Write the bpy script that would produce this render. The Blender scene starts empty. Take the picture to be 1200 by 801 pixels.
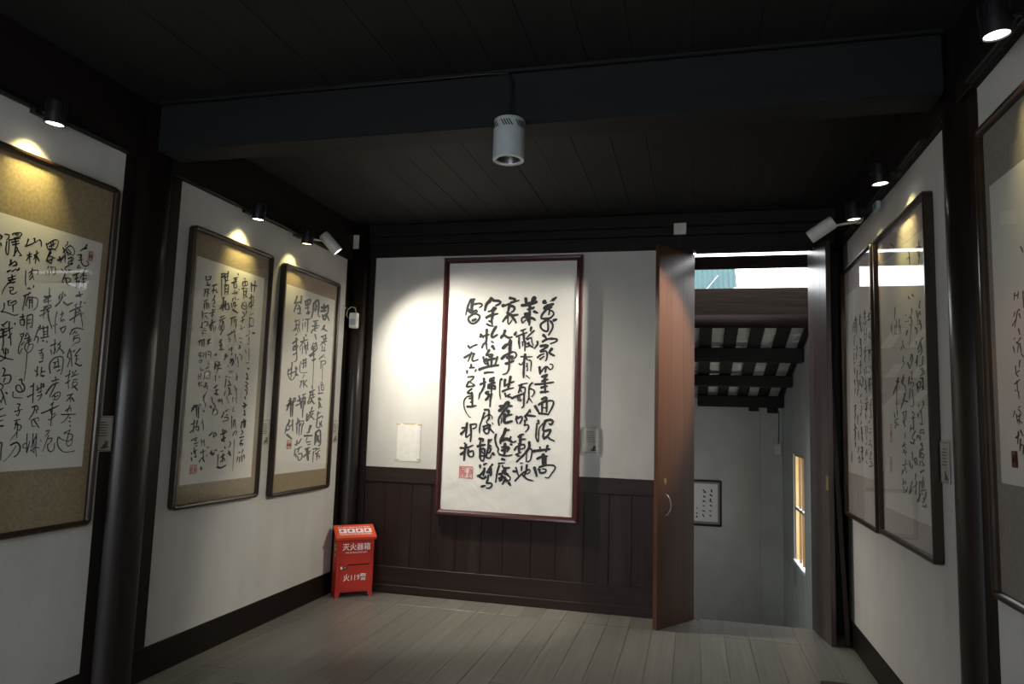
import bpy, bmesh, math, random
from mathutils import Vector, Matrix, Euler

random.seed(7)
SC = bpy.context.scene
COL = SC.collection
PI = math.pi

# ------------------------------------------------------------------ camera
EYE = Vector((0.0, 0.0, 1.6))
YAW, PITCH, ROLL = -0.25, 0.1063, 0.0305
_f = Vector((math.sin(YAW) * math.cos(PITCH), math.cos(YAW) * math.cos(PITCH), math.sin(PITCH)))
_r = Vector((math.cos(YAW), -math.sin(YAW), 0.0))
_u = _r.cross(_f)
_r2 = _r * math.cos(ROLL) + _u * math.sin(ROLL)
_u2 = _u * math.cos(ROLL) - _r * math.sin(ROLL)
cd = bpy.data.cameras.new('camera')
cd.sensor_width = 36.0
cd.lens = 836.5 / 1200 * 36.0
cd.clip_start = 0.05
cam = bpy.data.objects.new('camera', cd)
COL.objects.link(cam)
M = Matrix((( _r2.x, _u2.x, -_f.x, EYE.x), (_r2.y, _u2.y, -_f.y, EYE.y), (_r2.z, _u2.z, -_f.z, EYE.z), (0, 0, 0, 1)))
cam.matrix_world = M
SC.camera = cam

# ------------------------------------------------------------------ sky, lights, exposure
SC.view_settings.view_transform = 'Standard'
SC.view_settings.look = 'None'
SC.view_settings.exposure = 0.0
SC.view_settings.gamma = 1.0
SC.view_settings.use_curve_mapping = False
wd = bpy.data.worlds.new('overcast_sky')
SC.world = wd
wd.use_nodes = True
_n = wd.node_tree.nodes
_bg = _n['Background']
_tc = _n.new('ShaderNodeTexCoord')
_sp = _n.new('ShaderNodeSeparateXYZ')
_rp = _n.new('ShaderNodeValToRGB')
wd.node_tree.links.new(_tc.outputs['Generated'], _sp.inputs[0])
wd.node_tree.links.new(_sp.outputs['Z'], _rp.inputs[0])
_rp.color_ramp.elements[0].color = (0.72, 0.74, 0.76, 1)
_rp.color_ramp.elements[0].position = 0.0
_rp.color_ramp.elements[1].color = (0.90, 0.95, 1.0, 1)
_rp.color_ramp.elements[1].position = 0.7
wd.node_tree.links.new(_rp.outputs[0], _bg.inputs['Color'])
_bg.inputs['Strength'].default_value = 7.0

SPOT_CAN_L = 300.0      # white can on the left track (main scroll)
SPOT_CAN_R = 230.0       # white can on the right track
SPOT_BLACK = 22.0        # the small black track heads
DAY_W = 25.0            # daylight coming through the window behind the camera


def area(name, loc, rot, sx, sy, power, color):
    l = bpy.data.lights.new(name, 'AREA')
    l.shape = 'RECTANGLE'
    l.size, l.size_y, l.energy, l.color = sx, sy, power, color
    o = bpy.data.objects.new(name, l)
    o.location = loc
    o.rotation_euler = rot
    COL.objects.link(o)
    return o


# daylight entering the room's own front window (behind the camera)
area('window_daylight', (-1.75, -1.40, 1.8), (PI / 2, 0, -0.30), 1.2, 1.5, DAY_W, (0.76, 0.86, 1.0))

# ------------------------------------------------------------------ dimensions
XL, XR, YB, ZC = -3.14, 1.148, 6.19, 3.39
YF = -1.6
YC = 3.48            # column line
ZT = 3.03            # top of the plaster bays
ZB = 0.19            # top of the baseboards

# ------------------------------------------------------------------ materials
MATS = {}


def nodes(name):
    m = bpy.data.materials.new(name)
    m.use_nodes = True
    nt = m.node_tree
    return m, nt, nt.nodes['Principled BSDF'], nt.nodes['Material Output']


def noise(nt, scale, detail=4, rough=0.5, stretch=None, coord='Object', dist=0.0):
    tc = nt.nodes.new('ShaderNodeTexCoord')
    mp = nt.nodes.new('ShaderNodeMapping')
    nt.links.new(tc.outputs[coord], mp.inputs[0])
    if stretch:
        mp.inputs['Scale'].default_value = stretch
    n = nt.nodes.new('ShaderNodeTexNoise')
    n.inputs['Scale'].default_value = scale
    n.inputs['Detail'].default_value = detail
    n.inputs['Roughness'].default_value = rough
    n.inputs['Distortion'].default_value = dist
    nt.links.new(mp.outputs[0], n.inputs['Vector'])
    return n


def ramp(nt, src, stops):
    r = nt.nodes.new('ShaderNodeValToRGB')
    e = r.color_ramp.elements
    while len(e) < len(stops):
        e.new(0.5)
    for i, (p, c) in enumerate(stops):
        e[i].position = p
        e[i].color = (c[0], c[1], c[2], 1)
    nt.links.new(src, r.inputs[0])
    return r


def bump(nt, b, src, strength, dist=0.01):
    bp = nt.nodes.new('ShaderNodeBump')
    bp.inputs['Strength'].default_value = strength
    bp.inputs['Distance'].default_value = dist
    nt.links.new(src, bp.inputs['Height'])
    nt.links.new(bp.outputs[0], b.inputs['Normal'])


def mixc(nt, fac, a, b_, mode='MIX'):
    m = nt.nodes.new('ShaderNodeMix')
    m.data_type = 'RGBA'
    m.blend_type = mode
    if isinstance(fac, float):
        m.inputs[0].default_value = fac
    else:
        nt.links.new(fac, m.inputs[0])
    nt.links.new(a, m.inputs[6])
    nt.links.new(b_, m.inputs[7])
    return m.outputs[2]


def flat(name, c, rough=0.5, metal=0.0, spec=0.5, coat=0.0):
    m, nt, b, o = nodes(name)
    n = noise(nt, 18, 3)
    k = 0.07
    r = ramp(nt, n.outputs[0], [(0.3, tuple(x * (1 - k) for x in c)), (0.7, tuple(min(1, x * (1 + k)) for x in c))])
    nt.links.new(r.outputs[0], b.inputs['Base Color'])
    b.inputs['Roughness'].default_value = rough
    b.inputs['Metallic'].default_value = metal
    b.inputs['Specular IOR Level'].default_value = spec
    b.inputs['Coat Weight'].default_value = coat
    MATS[name] = m
    return m


def wood(name, c0, c1, rough=0.4, stretch=(12, 12, 0.6), scale=3.0, bs=0.25, coat=0.0, wear=None, vary=0.15, spec=0.5):
    m, nt, b, o = nodes(name)
    n = noise(nt, scale, 8, 0.65, stretch, dist=0.6)
    r = ramp(nt, n.outputs[0], [(0.3, c0), (0.72, c1)])
    out = r.outputs[0]
    if wear:
        w = noise(nt, 1.6, 6, 0.7, (stretch[0] * 0.25, stretch[1] * 0.25, stretch[2] * 0.5))
        wr = ramp(nt, w.outputs[0], [(0.52, (0, 0, 0)), (0.75, (1, 1, 1))])
        wc = nt.nodes.new('ShaderNodeRGB')
        wc.outputs[0].default_value = (*wear, 1)
        out = mixc(nt, wr.outputs[0], out, wc.outputs[0])
    oi = nt.nodes.new('ShaderNodeObjectInfo')
    mr = nt.nodes.new('ShaderNodeMapRange')
    mr.inputs[3].default_value = 1 - vary
    mr.inputs[4].default_value = 1 + vary
    nt.links.new(oi.outputs['Random'], mr.inputs[0])
    hs = nt.nodes.new('ShaderNodeHueSaturation')
    nt.links.new(mr.outputs[0], hs.inputs['Value'])
    nt.links.new(out, hs.inputs['Color'])
    nt.links.new(hs.outputs[0], b.inputs['Base Color'])
    b.inputs['Roughness'].default_value = rough
    b.inputs['Specular IOR Level'].default_value = spec
    b.inputs['Coat Weight'].default_value = coat
    b.inputs['Coat Roughness'].default_value = 0.2
    bump(nt, b, n.outputs[0], bs, 0.004)
    MATS[name] = m
    return m


# whitewashed plaster
m, nt, b, o = nodes('plaster')
n1 = noise(nt, 1.3, 6, 0.6)
r1 = ramp(nt, n1.outputs[0], [(0.3, (0.55, 0.54, 0.51)), (0.55, (0.60, 0.59, 0.56)), (0.8, (0.63, 0.62, 0.59))])
n2 = noise(nt, 2.2, 5, 0.7, (3, 3, 0.5))
r2 = ramp(nt, n2.outputs[0], [(0.3, (0.92, 0.915, 0.90)), (0.65, (1, 1, 1))])
nt.links.new(mixc(nt, 1.0, r1.outputs[0], r2.outputs[0], 'MULTIPLY'), b.inputs['Base Color'])
b.inputs['Roughness'].default_value = 0.75
n3 = noise(nt, 24, 6, 0.6)
bump(nt, b, n3.outputs[0], 0.12, 0.006)
MATS['plaster'] = m
# rough lime wash of the stairwell
m, nt, b, o = nodes('limewash')
n1 = noise(nt, 1.1, 8, 0.65)
r1 = ramp(nt, n1.outputs[0], [(0.28, (0.42, 0.43, 0.41)), (0.6, (0.56, 0.57, 0.54)), (0.85, (0.62, 0.62, 0.6))])
nt.links.new(r1.outputs[0], b.inputs['Base Color'])
b.inputs['Roughness'].default_value = 0.9
n3 = noise(nt, 8, 8, 0.7)
bump(nt, b, n3.outputs[0], 0.25, 0.01)
MATS['limewash'] = m

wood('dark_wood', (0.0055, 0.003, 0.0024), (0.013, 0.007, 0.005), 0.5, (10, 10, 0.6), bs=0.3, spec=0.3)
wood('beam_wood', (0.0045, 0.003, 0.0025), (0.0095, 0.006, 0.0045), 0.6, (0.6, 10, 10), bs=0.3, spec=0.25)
wood('beam_wood_y', (0.0045, 0.0028, 0.0022), (0.010, 0.0058, 0.0045), 0.6, (10, 0.6, 10), bs=0.3, spec=0.25)
wood('wainscot', (0.013, 0.006, 0.0048), (0.030, 0.0145, 0.011), 0.5, (14, 14, 0.5), bs=0.35, spec=0.3, wear=(0.040, 0.030, 0.027), vary=0.14)
wood('wainscot_rail', (0.017, 0.008, 0.0065), (0.034, 0.017, 0.013), 0.5, (0.5, 14, 14), bs=0.35, spec=0.3, wear=(0.045, 0.034, 0.029))
wood('mahogany', (0.058, 0.024, 0.013), (0.105, 0.044, 0.024), 0.3, (16, 16, 0.35), bs=0.12, coat=0.35, vary=0.02)
wood('grey_brown_lacquer', (0.040, 0.026, 0.024), (0.085, 0.060, 0.055), 0.34, (16, 16, 0.35), bs=0.15, coat=0.3, vary=0.02)  # right door leaf: greyer and less red than the mahogany one
wood('frame_red', (0.030, 0.006, 0.006), (0.065, 0.012, 0.011), 0.3, (6, 6, 6), bs=0.08, coat=0.3)
wood('frame_brown', (0.012, 0.006, 0.003), (0.028, 0.014, 0.006), 0.3, (5, 5, 5), bs=0.05, coat=0.2)
wood('floor_wood', (0.15, 0.142, 0.124), (0.23, 0.22, 0.195), 0.33, (14, 0.5, 14), 2.4, bs=0.3, wear=(0.17, 0.155, 0.13), vary=0.08)
wood('floor_gap', (0.20, 0.18, 0.14), (0.27, 0.25, 0.20), 0.8, (5, 5, 5), bs=0.1)
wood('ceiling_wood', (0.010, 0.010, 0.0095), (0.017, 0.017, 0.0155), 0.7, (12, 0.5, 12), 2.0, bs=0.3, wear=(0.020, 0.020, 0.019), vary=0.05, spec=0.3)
wood('grey_beam', (0.0050, 0.0058, 0.0066), (0.0100, 0.0110, 0.0118), 0.7, (0.5, 8, 8), 2.0, bs=0.2, spec=0.25)
wood('roof_wood', (0.006, 0.005, 0.004), (0.014, 0.011, 0.009), 0.8, (3, 3, 3), bs=0.4)
wood('old_board', (0.008, 0.005, 0.004), (0.022, 0.015, 0.012), 0.8, (0.7, 9, 9), bs=0.8, wear=(0.022, 0.016, 0.013), spec=0.08)
wood('window_wood', (0.42, 0.28, 0.10), (0.60, 0.43, 0.19), 0.5, (8, 8, 0.8), bs=0.2)
wood('bar_wood', (0.16, 0.085, 0.03), (0.26, 0.15, 0.06), 0.5, (8, 8, 0.8), bs=0.2)
flat('slate_grey', (0.105, 0.115, 0.115), 0.6)
flat('black_metal', (0.005, 0.005, 0.006), 0.45, 0.0, 0.4)
flat('white_metal', (0.60, 0.60, 0.56), 0.4)
flat('grey_white', (0.36, 0.40, 0.41), 0.5)
flat('plastic_white', (0.66, 0.65, 0.58), 0.5)
flat('plastic_grey', (0.40, 0.42, 0.46), 0.5)
flat('ink', (0.016, 0.016, 0.019), 0.6)
flat('ink_grey', (0.095, 0.10, 0.105), 0.7)
flat('seal_red', (0.62, 0.09, 0.07), 0.6)
flat('seal_faint', (0.55, 0.20, 0.16), 0.6)
flat('seal_dark', (0.20, 0.05, 0.05), 0.6)
flat('label_card', (0.46, 0.45, 0.38), 0.5)
flat('label_ink', (0.10, 0.10, 0.09), 0.6)
flat('plain_paper', (0.74, 0.73, 0.68), 0.7)
flat('tape', (0.55, 0.46, 0.24), 0.4)
flat('reflector_dark', (0.12, 0.12, 0.12), 0.35, 0.8)
flat('brass', (0.55, 0.42, 0.2), 0.35, 0.9)
flat('steel', (0.35, 0.35, 0.36), 0.3, 0.9)
flat('fire_red', (0.50, 0.036, 0.024), 0.32, 0, 0.5, 0.3)
flat('fire_orange', (0.72, 0.075, 0.028), 0.35, 0, 0.5, 0.2)
flat('white_print', (0.85, 0.84, 0.84), 0.5)
flat('yellow_print', (0.85, 0.72, 0.05), 0.5)
flat('black_print', (0.01, 0.01, 0.01), 0.4)
flat('dark_gap', (0.004, 0.004, 0.004), 0.9)
flat('cable_black', (0.008, 0.008, 0.009), 0.5)
flat('cable_tan', (0.32, 0.27, 0.20), 0.6)
flat('roof_tile', (0.70, 0.69, 0.62), 0.8)
flat('teal_sheet', (0.05, 0.115, 0.12), 0.6)
flat('far_white', (0.8, 0.8, 0.8), 0.7)
flat('green_tag', (0.02, 0.30, 0.18), 0.5)
flat('mount_lilac', (0.30, 0.25, 0.26), 0.7)
flat('sill_white', (0.8, 0.8, 0.78), 0.6)


def cloth(name, c0, c1, rough=0.6, sheen=0.3):
    m, nt, b, o = nodes(name)
    n = noise(nt, 55, 3, 0.6, (1, 1, 1))
    r = ramp(nt, n.outputs[0], [(0.35, c0), (0.65, c1)])
    n2 = noise(nt, 260, 2, 0.6, (1, 1, 0.25))
    nt.links.new(r.outputs[0], b.inputs['Base Color'])
    b.inputs['Roughness'].default_value = rough
    b.inputs['Sheen Weight'].default_value = sheen
    bump(nt, b, n2.outputs[0], 0.25, 0.002)
    MATS[name] = m


cloth('brocade_gold', (0.23, 0.17, 0.085), (0.32, 0.245, 0.13), 0.45)
cloth('brocade_tan', (0.27, 0.20, 0.11), (0.36, 0.275, 0.155), 0.5)
cloth('brocade_pale', (0.36, 0.29, 0.24), (0.44, 0.36, 0.30), 0.6)
cloth('brocade_grey', (0.14, 0.115, 0.08), (0.20, 0.165, 0.12), 0.6)


def paper(name, c, wr=0.15, sc=3.0):
    m, nt, b, o = nodes(name)
    n = noise(nt, 2.0, 4, 0.5)
    r = ramp(nt, n.outputs[0], [(0.3, tuple(x * 0.95 for x in c)), (0.7, c)])
    nt.links.new(r.outputs[0], b.inputs['Base Color'])
    b.inputs['Roughness'].default_value = 0.65
    n2 = noise(nt, sc, 3, 0.5, dist=1.2)
    bump(nt, b, n2.outputs[0], wr, 0.03)
    MATS[name] = m


paper('rice_paper', (0.80, 0.785, 0.75), 0.28)
paper('rice_paper_cream', (0.76, 0.74, 0.67), 0.04)
paper('rice_paper_grey', (0.74, 0.71, 0.64), 0.04)

# picture glass: clear with a fresnel reflection and a slight waviness
m = bpy.data.materials.new('picture_glass')
m.use_nodes = True
nt = m.node_tree
nt.nodes.remove(nt.nodes['Principled BSDF'])
tr = nt.nodes.new('ShaderNodeBsdfTransparent')
gl = nt.nodes.new('ShaderNodeBsdfGlossy')
gl.inputs['Roughness'].default_value = 0.015
fr = nt.nodes.new('ShaderNodeFresnel')
_ge = nt.nodes.new('ShaderNodeNewGeometry')
_mr = nt.nodes.new('ShaderNodeMapRange')        # thin pane: the same reflectance from either side
_mr.inputs[3].default_value = 1.42
_mr.inputs[4].default_value = 1 / 1.42
nt.links.new(_ge.outputs['Backfacing'], _mr.inputs[0])
nt.links.new(_mr.outputs[0], fr.inputs['IOR'])
mx = nt.nodes.new('ShaderNodeMixShader')
ng = noise(nt, 1.4, 2, 0.5)
bg_ = nt.nodes.new('ShaderNodeBump')
bg_.inputs['Strength'].default_value = 0.035
bg_.inputs['Distance'].default_value = 0.02
nt.links.new(ng.outputs[0], bg_.inputs['Height'])
nt.links.new(bg_.outputs[0], gl.inputs['Normal'])
nt.links.new(fr.outputs[0], mx.inputs[0])
nt.links.new(tr.outputs[0], mx.inputs[1])
nt.links.new(gl.outputs[0], mx.inputs[2])
nt.links.new(mx.outputs[0], nt.nodes['Material Output'].inputs[0])
MATS['picture_glass'] = m


def emit(name, c, s):
    m, nt, b, o = nodes(name)
    b.inputs['Base Color'].default_value = (*c, 1)
    b.inputs['Emission Color'].default_value = (*c, 1)
    b.inputs['Emission Strength'].default_value = s
    MATS[name] = m


emit('lens_lit', (1.0, 0.97, 0.88), 6.0)
emit('lens_warm', (1.0, 0.90, 0.62), 3.0)

# ------------------------------------------------------------------ helpers


def link(name, me, mat, parent=None):
    o = bpy.data.objects.new(name, me)
    COL.objects.link(o)
    if mat is not None and not me.materials:
        me.materials.append(MATS[mat] if isinstance(mat, str) else mat)
    if parent is not None:
        o.parent = parent
    return o


def build(name, bm, mat, parent=None, smooth=False):
    bmesh.ops.recalc_face_normals(bm, faces=bm.faces[:])
    me = bpy.data.meshes.new(name)
    bm.to_mesh(me)
    bm.free()
    if smooth:
        for p in me.polygons:
            p.use_smooth = True
    return link(name, me, mat, parent)


def add_box(bm, x0, x1, y0, y1, z0, z1, bev=0.0):
    r = bmesh.ops.create_cube(bm, size=1.0)
    vs = r['verts']
    for v in vs:
        v.co = Vector(((x0 + x1) / 2 + v.co.x * (x1 - x0), (y0 + y1) / 2 + v.co.y * (y1 - y0), (z0 + z1) / 2 + v.co.z * (z1 - z0)))
    if bev > 0:
        es = list({e for v in vs for e in v.link_edges})
        bmesh.ops.bevel(bm, geom=es, offset=bev, segments=1, affect='EDGES')


def box(name, b, mat, parent=None, bev=0.0):
    bm = bmesh.new()
    add_box(bm, *b, bev=bev)
    return build(name, bm, mat, parent)


def add_tube(bm, pts, r, seg=10, caps=True, radii=None):
    pts = [Vector(p) for p in pts]
    rings = []
    prev = None
    for i, p in enumerate(pts):
        if i == 0:
            d = pts[1] - pts[0]
        elif i == len(pts) - 1:
            d = pts[-1] - pts[-2]
        else:
            d = pts[i + 1] - pts[i - 1]
        d.normalize()
        a = Vector((0, 0, 1)) if abs(d.z) < 0.9 else Vector((1, 0, 0))
        if prev is not None:
            a = prev
        u = (a - d * a.dot(d)).normalized()
        w = d.cross(u)
        prev = u
        rr = radii[i] if radii else r
        rings.append([bm.verts.new(p + (u * math.cos(2 * PI * k / seg) + w * math.sin(2 * PI * k / seg)) * rr) for k in range(seg)])
    for a, b_ in zip(rings, rings[1:]):
        for k in range(seg):
            bm.faces.new((a[k], a[(k + 1) % seg], b_[(k + 1) % seg], b_[k]))
    if caps:
        bm.faces.new(rings[0][::-1])
        bm.faces.new(rings[-1])


def tube(name, pts, r, mat, parent=None, seg=10, radii=None):
    bm = bmesh.new()
    add_tube(bm, pts, r, seg, True, radii)
    return build(name, bm, mat, parent, True if seg > 6 else False)


def add_lathe(bm, prof, seg=32, mtx=None):
    rings = []
    for (r, z) in prof:
        ring = []
        if r < 1e-6:
            ring = [bm.verts.new((0, 0, z))]
        else:
            ring = [bm.verts.new((r * math.cos(2 * PI * k / seg), r * math.sin(2 * PI * k / seg), z)) for k in range(seg)]
        rings.append(ring)
    for a, b_ in zip(rings, rings[1:]):
        for k in range(seg):
            k2 = (k + 1) % seg
            if len(a) == 1 and len(b_) == 1:
                continue
            if len(a) == 1:
                bm.faces.new((a[0], b_[k2], b_[k]))
            elif len(b_) == 1:
                bm.faces.new((a[k], a[k2], b_[0]))
            else:
                bm.faces.new((a[k], a[k2], b_[k2], b_[k]))
    if mtx is not None:
        for ring in rings:
            for v in ring:
                v.co = mtx @ v.co


def lathe(name, prof, mat, parent=None, seg=32, sharp=40):
    bm = bmesh.new()
    add_lathe(bm, prof, seg)
    o = build(name, bm, mat, parent, True)
    try:
        o.data.set_sharp_from_angle(angle=math.radians(sharp))
    except Exception:
        pass
    return o


def tag(o, label=None, cat=None, group=None, kind=None):
    if label:
        o['label'] = label
    if cat:
        o['category'] = cat
    if group:
        o['group'] = group
    if kind:
        o['kind'] = kind
    return o


def struct(o):
    o['kind'] = 'structure'
    return o


def thing(name, loc, label, cat, group=None, rz=0.0):
    o = bpy.data.objects.new(name, None)
    o.empty_display_size = 0.1
    o.location = loc
    o.rotation_euler = (0, 0, rz)
    COL.objects.link(o)
    return tag(o, label, cat, group)


def quad(name, pts, mat, parent=None):
    me = bpy.data.meshes.new(name)
    me.from_pydata([tuple(p) for p in pts], [], [tuple(range(len(pts)))])
    return link(name, me, mat, parent)


def text_bm(s, size, mtx, weight=0.0, target=None):
    """text outlines filled as a flat mesh, placed by mtx (text lies in its local XY)"""
    cu = bpy.data.curves.new('lettering', 'FONT')
    cu.body = s
    cu.size = size
    cu.align_x = 'CENTER'
    cu.align_y = 'CENTER'
    cu.offset = weight
    cu.fill_mode = 'FRONT'
    cu.resolution_u = 2
    ob = bpy.data.objects.new('lettering', cu)
    COL.objects.link(ob)
    bpy.context.view_layer.update()
    me = bpy.data.meshes.new_from_object(ob.evaluated_get(bpy.context.evaluated_depsgraph_get()))
    bpy.data.objects.remove(ob)
    bpy.data.curves.remove(cu)
    me.transform(mtx)
    me.materials.clear()
    return me


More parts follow.
